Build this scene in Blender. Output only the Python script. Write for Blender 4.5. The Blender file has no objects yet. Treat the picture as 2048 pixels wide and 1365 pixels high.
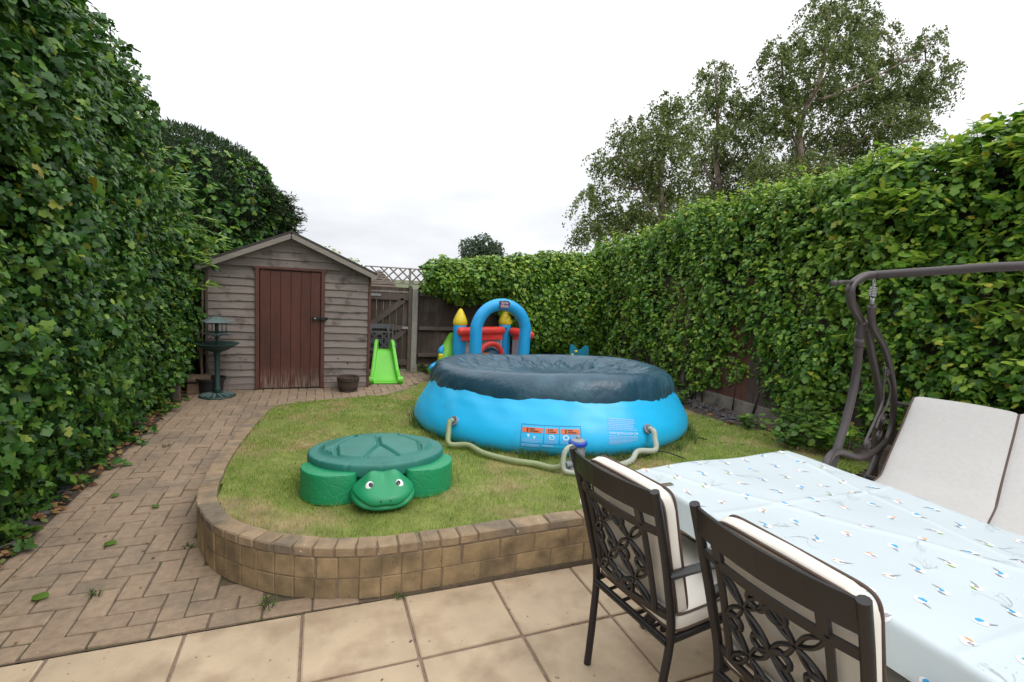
import bpy, bmesh, math, random
import numpy as np
from mathutils import Vector, Matrix

random.seed(11)
RNG = np.random.default_rng(11)
PI = math.pi
SC = bpy.context.scene
COL = SC.collection

# ------------------------------------------------------------------ camera
CAM_H = 1.55
F_PX, PITCH, ROLL, YAW = 994.1, math.radians(6.475), math.radians(3.2536), math.radians(21.55)
cam_d = bpy.data.cameras.new('camera')
cam = bpy.data.objects.new('camera', cam_d)
COL.objects.link(cam)
SC.camera = cam
cam_d.sensor_width = 36.0
cam_d.lens = 36.0 * F_PX / 2048.0
cam_d.clip_start, cam_d.clip_end = 0.05, 800.0
cy, sy = math.cos(-YAW), math.sin(-YAW)
RZ = np.array([[cy, -sy, 0], [sy, cy, 0], [0, 0, 1]])
FW = RZ @ np.array([0, math.cos(PITCH), -math.sin(PITCH)])
UPV = RZ @ np.array([0, math.sin(PITCH), math.cos(PITCH)])
RT = RZ @ np.array([1.0, 0, 0])
cr, sr = math.cos(ROLL), math.sin(ROLL)
CX = cr * RT + sr * UPV            # camera right (the camera is tipped a little anticlockwise)
CU = -sr * RT + cr * UPV
cam.matrix_world = Matrix(((CX[0], CU[0], -FW[0], 0), (CX[1], CU[1], -FW[1], 0), (CX[2], CU[2], -FW[2], CAM_H), (0, 0, 0, 1)))

# ------------------------------------------------------------------ overcast sky
SUN_EL, SUN_AZ = math.radians(52), math.radians(150)     # azimuth clockwise from +Y
world = bpy.data.worlds.new('World')
SC.world = world
world.use_nodes = True
wn, wl = world.node_tree.nodes, world.node_tree.links
wn.clear()
w_out = wn.new('ShaderNodeOutputWorld')
w_bg = wn.new('ShaderNodeBackground')
w_bg.inputs['Strength'].default_value = 0.1
w_sky = wn.new('ShaderNodeTexSky')
w_sky.sky_type = 'NISHITA'
w_sky.sun_disc = False
w_sky.sun_elevation = SUN_EL
w_sky.sun_rotation = SUN_AZ
w_tc = wn.new('ShaderNodeTexCoord')
w_sep = wn.new('ShaderNodeSeparateXYZ')
wl.new(w_tc.outputs['Generated'], w_sep.inputs[0])
w_ramp = wn.new('ShaderNodeValToRGB')                   # overcast: brighter towards the zenith
w_ramp.color_ramp.elements[0].position = 0.0
w_ramp.color_ramp.elements[0].color = (0.40, 0.41, 0.435, 1)
w_ramp.color_ramp.elements[1].position = 1.0
w_ramp.color_ramp.elements[1].color = (0.93, 0.94, 0.96, 1)
e = w_ramp.color_ramp.elements.new(0.16)
e.color = (0.475, 0.483, 0.50, 1)
e = w_ramp.color_ramp.elements.new(0.34)
e.color = (0.56, 0.565, 0.575, 1)
wl.new(w_sep.outputs['Z'], w_ramp.inputs['Fac'])
w_map = wn.new('ShaderNodeMapping')
w_map.inputs['Scale'].default_value = (1.0, 1.0, 3.2)
wl.new(w_tc.outputs['Generated'], w_map.inputs['Vector'])
w_noise = wn.new('ShaderNodeTexNoise')
w_noise.inputs['Scale'].default_value = 2.6
w_noise.inputs['Detail'].default_value = 6.0
w_noise.inputs['Roughness'].default_value = 0.52
wl.new(w_map.outputs[0], w_noise.inputs['Vector'])
w_mr = wn.new('ShaderNodeMapRange')
w_mr.inputs['From Min'].default_value = 0.3
w_mr.inputs['From Max'].default_value = 0.7
w_mr.inputs['To Min'].default_value = 18.8
w_mr.inputs['To Max'].default_value = 26.2
wl.new(w_noise.outputs['Fac'], w_mr.inputs['Value'])
w_mul = wn.new('ShaderNodeVectorMath')
w_mul.operation = 'SCALE'
wl.new(w_ramp.outputs['Color'], w_mul.inputs[0])
wl.new(w_mr.outputs[0], w_mul.inputs['Scale'])
w_mix = wn.new('ShaderNodeMix')
w_mix.data_type = 'RGBA'
w_mix.inputs['Factor'].default_value = 0.06
wl.new(w_mul.outputs[0], w_mix.inputs['A'])
wl.new(w_sky.outputs[0], w_mix.inputs['B'])
wl.new(w_mix.outputs['Result'], w_bg.inputs['Color'])
wl.new(w_bg.outputs[0], w_out.inputs['Surface'])

sun_d = bpy.data.lights.new('sun', 'SUN')
sun_d.energy = 0.9
sun_d.angle = math.radians(24)
sun_d.color = (1.0, 0.95, 0.88)
sun = bpy.data.objects.new('sun', sun_d)
COL.objects.link(sun)
sdir = Vector((math.sin(SUN_AZ) * math.cos(SUN_EL), math.cos(SUN_AZ) * math.cos(SUN_EL), math.sin(SUN_EL)))
sun.rotation_euler = (-sdir).to_track_quat('-Z', 'Y').to_euler()

SC.view_settings.view_transform = 'Standard'
SC.view_settings.look = 'None'
SC.view_settings.exposure = 0.0
SC.view_settings.gamma = 1.0
SC.view_settings.use_curve_mapping = False

# ------------------------------------------------------------------ naming helpers
def tag(o, label=None, cat=None, group=None, kind=None):
    if label: o['label'] = label
    if cat: o['category'] = cat
    if group: o['group'] = group
    if kind: o['kind'] = kind
    return o

def thing(name, label, cat, loc=(0, 0, 0), rot=(0, 0, 0), group=None):
    o = bpy.data.objects.new(name, None)
    COL.objects.link(o)
    o.empty_display_size = 0.1
    o.location = loc
    o.rotation_euler = rot
    return tag(o, label, cat, group)

def link(name, mesh, parent=None, loc=(0, 0, 0), rot=(0, 0, 0), scale=(1, 1, 1)):
    o = bpy.data.objects.new(name, mesh)
    COL.objects.link(o)
    if parent: o.parent = parent
    o.location, o.rotation_euler, o.scale = loc, rot, scale
    return o

def copy_tree(o, parent=None):
    c = o.copy()
    COL.objects.link(c)
    c.parent = parent
    for ch in o.children:
        copy_tree(ch, c)
    return c

# ------------------------------------------------------------------ materials
def mat(name, col, rough=0.6, var=0.15, scale=8.0, bump=0.0, bscale=60.0, rnd=0.0, metal=0.0, col2=None, c2scale=3.0,
        c2lo=0.5, c2hi=0.62, spec=0.5, stretch=None, detail=5.0, transl=0.0, coat=0.0, island=0.0, speck=None, speck_scale=90.0,
        speck_lo=0.68, bdist=0.01, zwear=None):
    m = bpy.data.materials.new(name)
    m.use_nodes = True
    n, l = m.node_tree.nodes, m.node_tree.links
    bs = n['Principled BSDF']
    geo = n.new('ShaderNodeNewGeometry')
    vec = geo.outputs['Position']
    if stretch:
        mp = n.new('ShaderNodeMapping')
        mp.inputs['Scale'].default_value = stretch
        l.new(vec, mp.inputs['Vector'])
        vec = mp.outputs[0]
    nz = n.new('ShaderNodeTexNoise')
    nz.inputs['Scale'].default_value = scale
    nz.inputs['Detail'].default_value = detail
    nz.inputs['Roughness'].default_value = 0.6
    l.new(vec, nz.inputs['Vector'])
    mr = n.new('ShaderNodeMapRange')
    mr.inputs['From Min'].default_value, mr.inputs['From Max'].default_value = 0.28, 0.72
    mr.inputs['To Min'].default_value, mr.inputs['To Max'].default_value = 1 - var, 1 + var
    l.new(nz.outputs['Fac'], mr.inputs['Value'])
    base = n.new('ShaderNodeRGB')
    base.outputs[0].default_value = (*col, 1)
    cur = base.outputs[0]
    def mixc(fac, a, b):
        mx = n.new('ShaderNodeMix')
        mx.data_type = 'RGBA'
        l.new(fac, mx.inputs['Factor'])
        l.new(a, mx.inputs['A'])
        if isinstance(b, tuple): mx.inputs['B'].default_value = (*b, 1)
        else: l.new(b, mx.inputs['B'])
        return mx.outputs['Result']
    def mask(sc, lo, hi, v=vec, det=4.0):
        q = n.new('ShaderNodeTexNoise')
        q.inputs['Scale'].default_value = sc
        q.inputs['Detail'].default_value = det
        l.new(v, q.inputs['Vector'])
        r = n.new('ShaderNodeMapRange')
        r.inputs['From Min'].default_value, r.inputs['From Max'].default_value = lo, hi
        l.new(q.outputs['Fac'], r.inputs['Value'])
        return r.outputs[0]
    if col2: cur = mixc(mask(c2scale, c2lo, c2hi, geo.outputs['Position']), cur, col2)
    if zwear:                                             # worn band near the foot of a painted board
        z0, z1, wc = zwear
        sp = n.new('ShaderNodeSeparateXYZ')
        l.new(geo.outputs['Position'], sp.inputs[0])
        rr = n.new('ShaderNodeMapRange')
        rr.inputs['From Min'].default_value, rr.inputs['From Max'].default_value = z0, z1
        rr.inputs['To Min'].default_value, rr.inputs['To Max'].default_value = 0.95, 0.0
        l.new(sp.outputs['Z'], rr.inputs['Value'])
        mk = mask(9.0, 0.42, 0.6)
        mm = n.new('ShaderNodeMath'); mm.operation = 'MULTIPLY'
        l.new(rr.outputs[0], mm.inputs[0]); l.new(mk, mm.inputs[1])
        cur = mixc(mm.outputs[0], cur, wc)
    if speck: cur = mixc(mask(speck_scale, speck_lo, speck_lo + 0.05, geo.outputs['Position'], 2.0), cur, speck)
    sc_ = n.new('ShaderNodeVectorMath'); sc_.operation = 'SCALE'
    l.new(cur, sc_.inputs[0])
    fac = mr.outputs[0]
    def mulr(sock, amt, fac):
        r2 = n.new('ShaderNodeMapRange')
        r2.inputs['To Min'].default_value, r2.inputs['To Max'].default_value = 1 - amt, 1 + amt
        l.new(sock, r2.inputs['Value'])
        mu = n.new('ShaderNodeMath'); mu.operation = 'MULTIPLY'
        l.new(fac, mu.inputs[0]); l.new(r2.outputs[0], mu.inputs[1])
        return mu.outputs[0]
    if rnd:
        oi = n.new('ShaderNodeObjectInfo')
        fac = mulr(oi.outputs['Random'], rnd, fac)
    if island: fac = mulr(geo.outputs['Random Per Island'], island, fac)
    l.new(fac, sc_.inputs['Scale'])
    l.new(sc_.outputs[0], bs.inputs['Base Color'])
    bs.inputs['Roughness'].default_value = rough
    bs.inputs['Metallic'].default_value = metal
    bs.inputs['Specular IOR Level'].default_value = spec
    bs.inputs['Coat Weight'].default_value = coat
    if bump:
        bn = n.new('ShaderNodeTexNoise')
        bn.inputs['Scale'].default_value = bscale
        bn.inputs['Detail'].default_value = 6.0
        l.new(vec, bn.inputs['Vector'])
        bp = n.new('ShaderNodeBump')
        bp.inputs['Strength'].default_value = bump
        bp.inputs['Distance'].default_value = bdist
        l.new(bn.outputs['Fac'], bp.inputs['Height'])
        l.new(bp.outputs[0], bs.inputs['Normal'])
    if transl:
        tr = n.new('ShaderNodeBsdfTranslucent')
        l.new(sc_.outputs[0], tr.inputs['Color'])
        ms = n.new('ShaderNodeMixShader')
        ms.inputs[0].default_value = transl
        l.new(bs.outputs[0], ms.inputs[1]); l.new(tr.outputs[0], ms.inputs[2])
        l.new(ms.outputs[0], n['Material Output'].inputs['Surface'])
    return m

def leaf_mat(name, stops, rough=0.42, transl=0.3, spec=0.5, zone=None):
    """Leaf colours picked at random per leaf from a ramp; zone = (noise scale, colour, lo, hi) shifts whole patches."""
    m = bpy.data.materials.new(name)
    m.use_nodes = True
    n, l = m.node_tree.nodes, m.node_tree.links
    bs = n['Principled BSDF']
    geo = n.new('ShaderNodeNewGeometry')
    oi = n.new('ShaderNodeObjectInfo')
    ad = n.new('ShaderNodeMath'); ad.operation = 'ADD'
    l.new(geo.outputs['Random Per Island'], ad.inputs[0]); l.new(oi.outputs['Random'], ad.inputs[1])
    fr = n.new('ShaderNodeMath'); fr.operation = 'FRACT'
    l.new(ad.outputs[0], fr.inputs[0])
    rp = n.new('ShaderNodeValToRGB')
    els = rp.color_ramp.elements
    els[0].position, els[0].color = stops[0][0], (*stops[0][1], 1)
    els[1].position, els[1].color = stops[-1][0], (*stops[-1][1], 1)
    for p, c in stops[1:-1]:
        q = els.new(p); q.color = (*c, 1)
    l.new(fr.outputs[0], rp.inputs['Fac'])
    cur = rp.outputs['Color']
    if zone:
        q = n.new('ShaderNodeTexNoise')
        q.inputs['Scale'].default_value = zone[0]
        q.inputs['Detail'].default_value = 3.0
        l.new(geo.outputs['Position'], q.inputs['Vector'])
        r = n.new('ShaderNodeMapRange')
        r.inputs['From Min'].default_value, r.inputs['From Max'].default_value = zone[2], zone[3]
        l.new(q.outputs['Fac'], r.inputs['Value'])
        mx = n.new('ShaderNodeMix'); mx.data_type = 'RGBA'
        l.new(r.outputs[0], mx.inputs['Factor']); l.new(cur, mx.inputs['A'])
        mx.inputs['B'].default_value = (*zone[1], 1)
        cur = mx.outputs['Result']
    l.new(cur, bs.inputs['Base Color'])
    bs.inputs['Roughness'].default_value = rough
    bs.inputs['Specular IOR Level'].default_value = spec
    tr = n.new('ShaderNodeBsdfTranslucent')
    l.new(cur, tr.inputs['Color'])
    ms = n.new('ShaderNodeMixShader')
    ms.inputs[0].default_value = transl
    l.new(bs.outputs[0], ms.inputs[1]); l.new(tr.outputs[0], ms.inputs[2])
    l.new(ms.outputs[0], n['Material Output'].inputs['Surface'])
    return m

M = {}
M['paver'] = mat('paver_clay', (0.315, 0.228, 0.155), 0.85, 0.2, 26, 0.5, 140, rnd=0.10, col2=(0.245, 0.185, 0.13), c2scale=2.2, speck=(0.5, 0.48, 0.42), speck_scale=55, speck_lo=0.735, bdist=0.004)
M['joint'] = mat('joint_sand_and_moss', (0.135, 0.10, 0.07), 0.95, 0.3, 30, 0.4, 120, col2=(0.08, 0.08, 0.035), c2scale=3)
M['slab'] = mat('buff_concrete_slab', (0.51, 0.392, 0.265), 0.8, 0.14, 4, 0.45, 70, rnd=0.05, col2=(0.34, 0.245, 0.16), c2scale=4.2, c2lo=0.47, c2hi=0.72, speck=(0.10, 0.075, 0.045), speck_scale=27, speck_lo=0.70, bdist=0.004)
M['slab_joint'] = mat('slab_mortar', (0.235, 0.165, 0.12), 0.95, 0.25, 30, 0.4, 120)
M['brick'] = mat('buff_wall_brick', (0.305, 0.215, 0.115), 0.85, 0.28, 11, 0.6, 130, rnd=0.14, col2=(0.155, 0.112, 0.062), c2scale=4.5, c2lo=0.48, c2hi=0.68, speck=(0.06, 0.045, 0.03), speck_scale=60, speck_lo=0.7, bdist=0.004)
M['coping'] = mat('worn_coping_brick', (0.285, 0.205, 0.125), 0.88, 0.24, 15, 0.6, 130, rnd=0.14, col2=(0.19, 0.15, 0.105), c2scale=5, speck=(0.55, 0.53, 0.48), speck_scale=42, speck_lo=0.72, bdist=0.004)
M['mortar'] = mat('wall_mortar', (0.20, 0.15, 0.10), 0.95, 0.25, 24, 0.4, 120)
M['soil'] = mat('dark_soil', (0.062, 0.045, 0.032), 0.95, 0.35, 14, 0.8, 60, col2=(0.11, 0.085, 0.065), c2scale=6)
M['turf'] = mat('lawn_turf', (0.19, 0.215, 0.05), 0.95, 0.3, 7, 0.7, 90, col2=(0.31, 0.235, 0.12), c2scale=2.3, c2lo=0.50, c2hi=0.68)
M['field'] = mat('distant_ground', (0.09, 0.11, 0.04), 0.95, 0.3, 0.6)
M['board'] = mat('weathered_cladding', (0.245, 0.205, 0.185), 0.8, 0.18, 7, 0.4, 30, rnd=0.16, stretch=(0.5, 1, 9), col2=(0.12, 0.09, 0.078), c2scale=7.5, c2lo=0.55, c2hi=0.74, speck=(0.06, 0.04, 0.032), speck_scale=16, speck_lo=0.70, bdist=0.004)
M['barge'] = mat('grey_bargeboard', (0.27, 0.235, 0.205), 0.8, 0.2, 5, 0.3, 26, stretch=(0.4, 1, 4))
M['felt'] = mat('roofing_felt', (0.062, 0.052, 0.05), 0.9, 0.3, 12, 0.6, 120)
M['door'] = mat('brown_door_paint', (0.105, 0.035, 0.023), 0.6, 0.2, 5, 0.25, 40, rnd=0.10, stretch=(7, 1, 0.55), col2=(0.075, 0.028, 0.02), c2scale=2.2, c2lo=0.52, c2hi=0.7, zwear=(0.03, 0.30, (0.26, 0.2, 0.165)))
M['door_frame'] = mat('door_frame_paint', (0.115, 0.045, 0.032), 0.65, 0.2, 8, 0.2, 40)
M['black_iron'] = mat('black_iron', (0.016, 0.016, 0.018), 0.45, 0.2, 20, spec=0.4)
M['fence'] = mat('dark_fence_board', (0.062, 0.043, 0.034), 0.85, 0.3, 5, 0.4, 30, rnd=0.18, stretch=(5, 5, 0.5), col2=(0.095, 0.072, 0.06), c2scale=2.4)
M['rail'] = mat('faded_fence_rail', (0.105, 0.08, 0.066), 0.85, 0.25, 7, 0.3, 30, rnd=0.1)
M['lath'] = mat('grey_trellis_lath', (0.24, 0.205, 0.18), 0.85, 0.25, 9, 0.2, 30, rnd=0.1)
M['concrete'] = mat('concrete_post', (0.30, 0.285, 0.245), 0.85, 0.15, 10, 0.4, 80, speck=(0.12, 0.13, 0.09), speck_scale=30)
M['gravel_board'] = mat('dirty_gravel_board', (0.17, 0.15, 0.125), 0.9, 0.3, 6, 0.4, 60, col2=(0.09, 0.085, 0.06), c2scale=4)
M['iron_grey'] = mat('galvanised_grey', (0.34, 0.34, 0.35), 0.5, 0.15, 20, metal=0.3)
M['verdigris'] = mat('dark_green_plastic', (0.022, 0.055, 0.05), 0.5, 0.25, 12, 0.1, 60)
M['pale_verdigris'] = mat('weathered_green_plastic', (0.12, 0.17, 0.165), 0.6, 0.25, 10, 0.1, 60)
M['black_plastic'] = mat('black_plastic', (0.018, 0.018, 0.02), 0.5, 0.2, 14)
M['cane'] = mat('garden_cane', (0.155, 0.105, 0.07), 0.8, 0.25, 12)
M['log'] = mat('cut_log', (0.20, 0.135, 0.09), 0.9, 0.3, 14, 0.5, 40)
M['wicker'] = mat('weathered_barrel', (0.075, 0.05, 0.036), 0.9, 0.35, 22, 0.7, 60)
M['tile'] = mat('brown_roof_tile', (0.17, 0.125, 0.10), 0.85, 0.25, 3, rnd=0.15)
M['render'] = mat('house_render', (0.42, 0.37, 0.31), 0.9, 0.1, 3)
M['window'] = mat('window_glass', (0.05, 0.06, 0.07), 0.12, 0.05, 3)
M['bark'] = mat('birch_bark', (0.27, 0.205, 0.165), 0.85, 0.3, 6, 0.4, 30, stretch=(3, 3, 1), col2=(0.10, 0.07, 0.055), c2scale=3)
M['twig'] = mat('dark_twig', (0.055, 0.042, 0.03), 0.9, 0.3, 12)
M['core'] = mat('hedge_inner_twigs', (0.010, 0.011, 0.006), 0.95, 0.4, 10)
M['lid'] = mat('dark_green_moulded_lid', (0.026, 0.18, 0.145), 0.48, 0.12, 7, 0.08, 420, spec=0.5, bdist=0.002)
M['turtle'] = mat('bright_green_moulding', (0.012, 0.275, 0.112), 0.42, 0.08, 6, 0.06, 420, spec=0.5, bdist=0.002)
M['eye_white'] = mat('eye_white', (0.8, 0.8, 0.8), 0.3, 0.02, 4)
M['eye_black'] = mat('eye_black', (0.012, 0.012, 0.014), 0.2, 0.02, 4)
M['pool'] = mat('blue_pool_vinyl', (0.02, 0.50, 0.90), 0.34, 0.05, 5, 0.12, 9, spec=0.5, col2=(0.035, 0.42, 0.74), c2scale=6, c2lo=0.56, c2hi=0.80, speck=(0.10, 0.30, 0.36), speck_scale=34, speck_lo=0.76)
M['ring'] = mat('pool_ring_vinyl', (0.05, 0.09, 0.14), 0.35, 0.05, 3)
M['cover'] = mat('blue_green_pool_cover', (0.020, 0.070, 0.112), 0.32, 0.14, 5, 0.30, 26, spec=0.55, col2=(0.036, 0.098, 0.140), c2scale=2.5, bdist=0.02)
M['print_blue'] = mat('print_dark_blue', (0.008, 0.16, 0.36), 0.5, 0.02)
M['print_orange'] = mat('print_orange', (0.72, 0.16, 0.05), 0.5, 0.03)
M['print_black'] = mat('print_dark', (0.10, 0.03, 0.02), 0.5, 0.03)
M['print_pale'] = mat('print_pale_blue', (0.30, 0.60, 0.92), 0.5, 0.03)
M['print_white'] = mat('print_white', (0.55, 0.78, 0.95), 0.5, 0.03)
M['pump_grey'] = mat('pump_grey_plastic', (0.27, 0.30, 0.335), 0.5, 0.06)
M['pump_blue'] = mat('pump_blue_plastic', (0.008, 0.065, 0.50), 0.4, 0.05)
M['steel'] = mat('clip_steel', (0.42, 0.42, 0.42), 0.35, 0.1, metal=0.8)
M['brass'] = mat('tablecloth_clip_metal', (0.22, 0.19, 0.13), 0.35, 0.1, metal=0.7)
M['hose'] = mat('pale_green_hose', (0.44, 0.50, 0.27), 0.4, 0.08, 6, transl=0.35, spec=0.4)
M['hose2'] = mat('milky_hose', (0.62, 0.65, 0.55), 0.4, 0.08, 6, transl=0.35, spec=0.4)
M['cable'] = mat('black_cable', (0.012, 0.012, 0.012), 0.5, 0.1)
M['castle_blue'] = mat('castle_blue_vinyl', (0.020, 0.38, 0.80), 0.4, 0.04)
M['castle_yellow'] = mat('castle_yellow_vinyl', (0.78, 0.60, 0.03), 0.45, 0.04)
M['castle_red'] = mat('castle_red_vinyl', (0.82, 0.06, 0.05), 0.42, 0.05)
M['castle_green'] = mat('castle_green_vinyl', (0.14, 0.42, 0.025), 0.45, 0.05)
M['castle_orange'] = mat('castle_orange_vinyl', (0.42, 0.12, 0.02), 0.5, 0.05)
M['castle_navy'] = mat('castle_navy_vinyl', (0.02, 0.10, 0.17), 0.5, 0.05)
M['slide'] = mat('lime_green_slide', (0.17, 0.62, 0.055), 0.42, 0.05, 5, spec=0.5)
M['toy_blue'] = mat('teal_blue_toy_plastic', (0.01, 0.22, 0.36), 0.4, 0.04)
M['bronze'] = mat('bronze_black_metal', (0.013, 0.0115, 0.013), 0.42, 0.2, 18, 0.1, 120, spec=0.5)
M['grey_metal'] = mat('grey_cast_metal', (0.075, 0.078, 0.085), 0.5, 0.15, 18)
M['swing_metal'] = mat('brown_grey_swing_tube', (0.060, 0.047, 0.049), 0.42, 0.1, 14, spec=0.5)
M['cream'] = mat('cream_cushion_fabric', (0.74, 0.70, 0.63), 0.9, 0.05, 5, 0.2, 300, bdist=0.002)
M['piping'] = mat('brown_piping', (0.10, 0.065, 0.05), 0.7, 0.1)
M['swing_fabric'] = mat('pale_grey_swing_fabric', (0.52, 0.505, 0.49), 0.9, 0.05, 40, 0.15, 400, stretch=(1, 1, 1), bdist=0.001)
M['cloth'] = mat('pale_blue_oilcloth', (0.53, 0.60, 0.63), 0.42, 0.03, 3, 0.06, 9, spec=0.4, bdist=0.02)
M['bird_white'] = mat('bird_print_white', (0.80, 0.82, 0.84), 0.45, 0.02)
M['bird_grey'] = mat('bird_print_grey', (0.32, 0.31, 0.33), 0.45, 0.05)
M['bird_blue'] = mat('bird_print_blue', (0.05, 0.36, 0.72), 0.45, 0.05)
M['bird_green'] = mat('bird_print_green', (0.33, 0.50, 0.08), 0.45, 0.05)
M['bird_orange'] = mat('bird_print_orange', (0.80, 0.33, 0.10), 0.45, 0.05)
M['twig_print'] = mat('twig_print_grey', (0.40, 0.43, 0.45), 0.45, 0.1)
M['dead_leaf'] = leaf_mat('dead_leaf', [(0, (0.14, 0.06, 0.025)), (0.5, (0.26, 0.12, 0.05)), (0.85, (0.32, 0.22, 0.08)), (1, (0.12, 0.18, 0.04))], 0.7, 0.15)
M['slate'] = mat('slate_chip', (0.085, 0.08, 0.09), 0.6, 0.3, 20, island=0.4)

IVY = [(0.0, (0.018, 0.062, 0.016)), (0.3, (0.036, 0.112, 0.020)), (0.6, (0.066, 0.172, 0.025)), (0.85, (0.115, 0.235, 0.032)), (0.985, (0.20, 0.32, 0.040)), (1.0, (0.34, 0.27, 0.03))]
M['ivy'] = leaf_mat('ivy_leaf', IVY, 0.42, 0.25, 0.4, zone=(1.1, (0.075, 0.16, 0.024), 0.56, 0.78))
M['ivy2'] = leaf_mat('bright_ivy_leaf', [(0.0, (0.032, 0.10, 0.017)), (0.35, (0.080, 0.205, 0.026)), (0.7, (0.165, 0.325, 0.036)), (0.97, (0.30, 0.45, 0.050)), (1.0, (0.40, 0.33, 0.04))], 0.40, 0.28, 0.42, zone=(1.3, (0.18, 0.31, 0.035), 0.53, 0.74))
M['lime'] = leaf_mat('new_growth_leaf', [(0.0, (0.14, 0.29, 0.03)), (0.5, (0.29, 0.46, 0.048)), (0.93, (0.46, 0.60, 0.08)), (1.0, (0.55, 0.45, 0.06))], 0.42, 0.4)
M['birch'] = leaf_mat('birch_leaf', [(0.0, (0.065, 0.105, 0.028)), (0.5, (0.14, 0.19, 0.05)), (0.9, (0.24, 0.29, 0.085)), (1.0, (0.36, 0.34, 0.11))], 0.5, 0.3)
M['conifer'] = leaf_mat('cypress_spray', [(0.0, (0.016, 0.040, 0.014)), (0.5, (0.030, 0.068, 0.020)), (0.9, (0.055, 0.10, 0.025)), (1.0, (0.10, 0.10, 0.03))], 0.6, 0.2, 0.3)
M['fartree'] = leaf_mat('far_tree_leaf', [(0.0, (0.045, 0.085, 0.05)), (1.0, (0.12, 0.17, 0.09))], 0.6, 0.3)
M['plant'] = leaf_mat('bed_plant_leaf', [(0.0, (0.05, 0.12, 0.02)), (0.6, (0.10, 0.21, 0.03)), (1.0, (0.20, 0.31, 0.05))], 0.45, 0.35)

def grass_mat():
    m = leaf_mat('grass_blade', [(0.0, (0.135, 0.26, 0.030)), (0.45, (0.215, 0.375, 0.045)), (0.82, (0.325, 0.46, 0.075)), (0.94, (0.50, 0.45, 0.16)), (1.0, (0.62, 0.50, 0.27))], 0.55, 0.35, 0.3, zone=(2.3, (0.55, 0.42, 0.19), 0.53, 0.76))
    return m
M['grass'] = grass_mat()
M['tuft'] = leaf_mat('tall_grass_blade', [(0.0, (0.045, 0.10, 0.02)), (0.6, (0.09, 0.17, 0.03)), (1.0, (0.20, 0.26, 0.06))], 0.5, 0.35)

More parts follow.
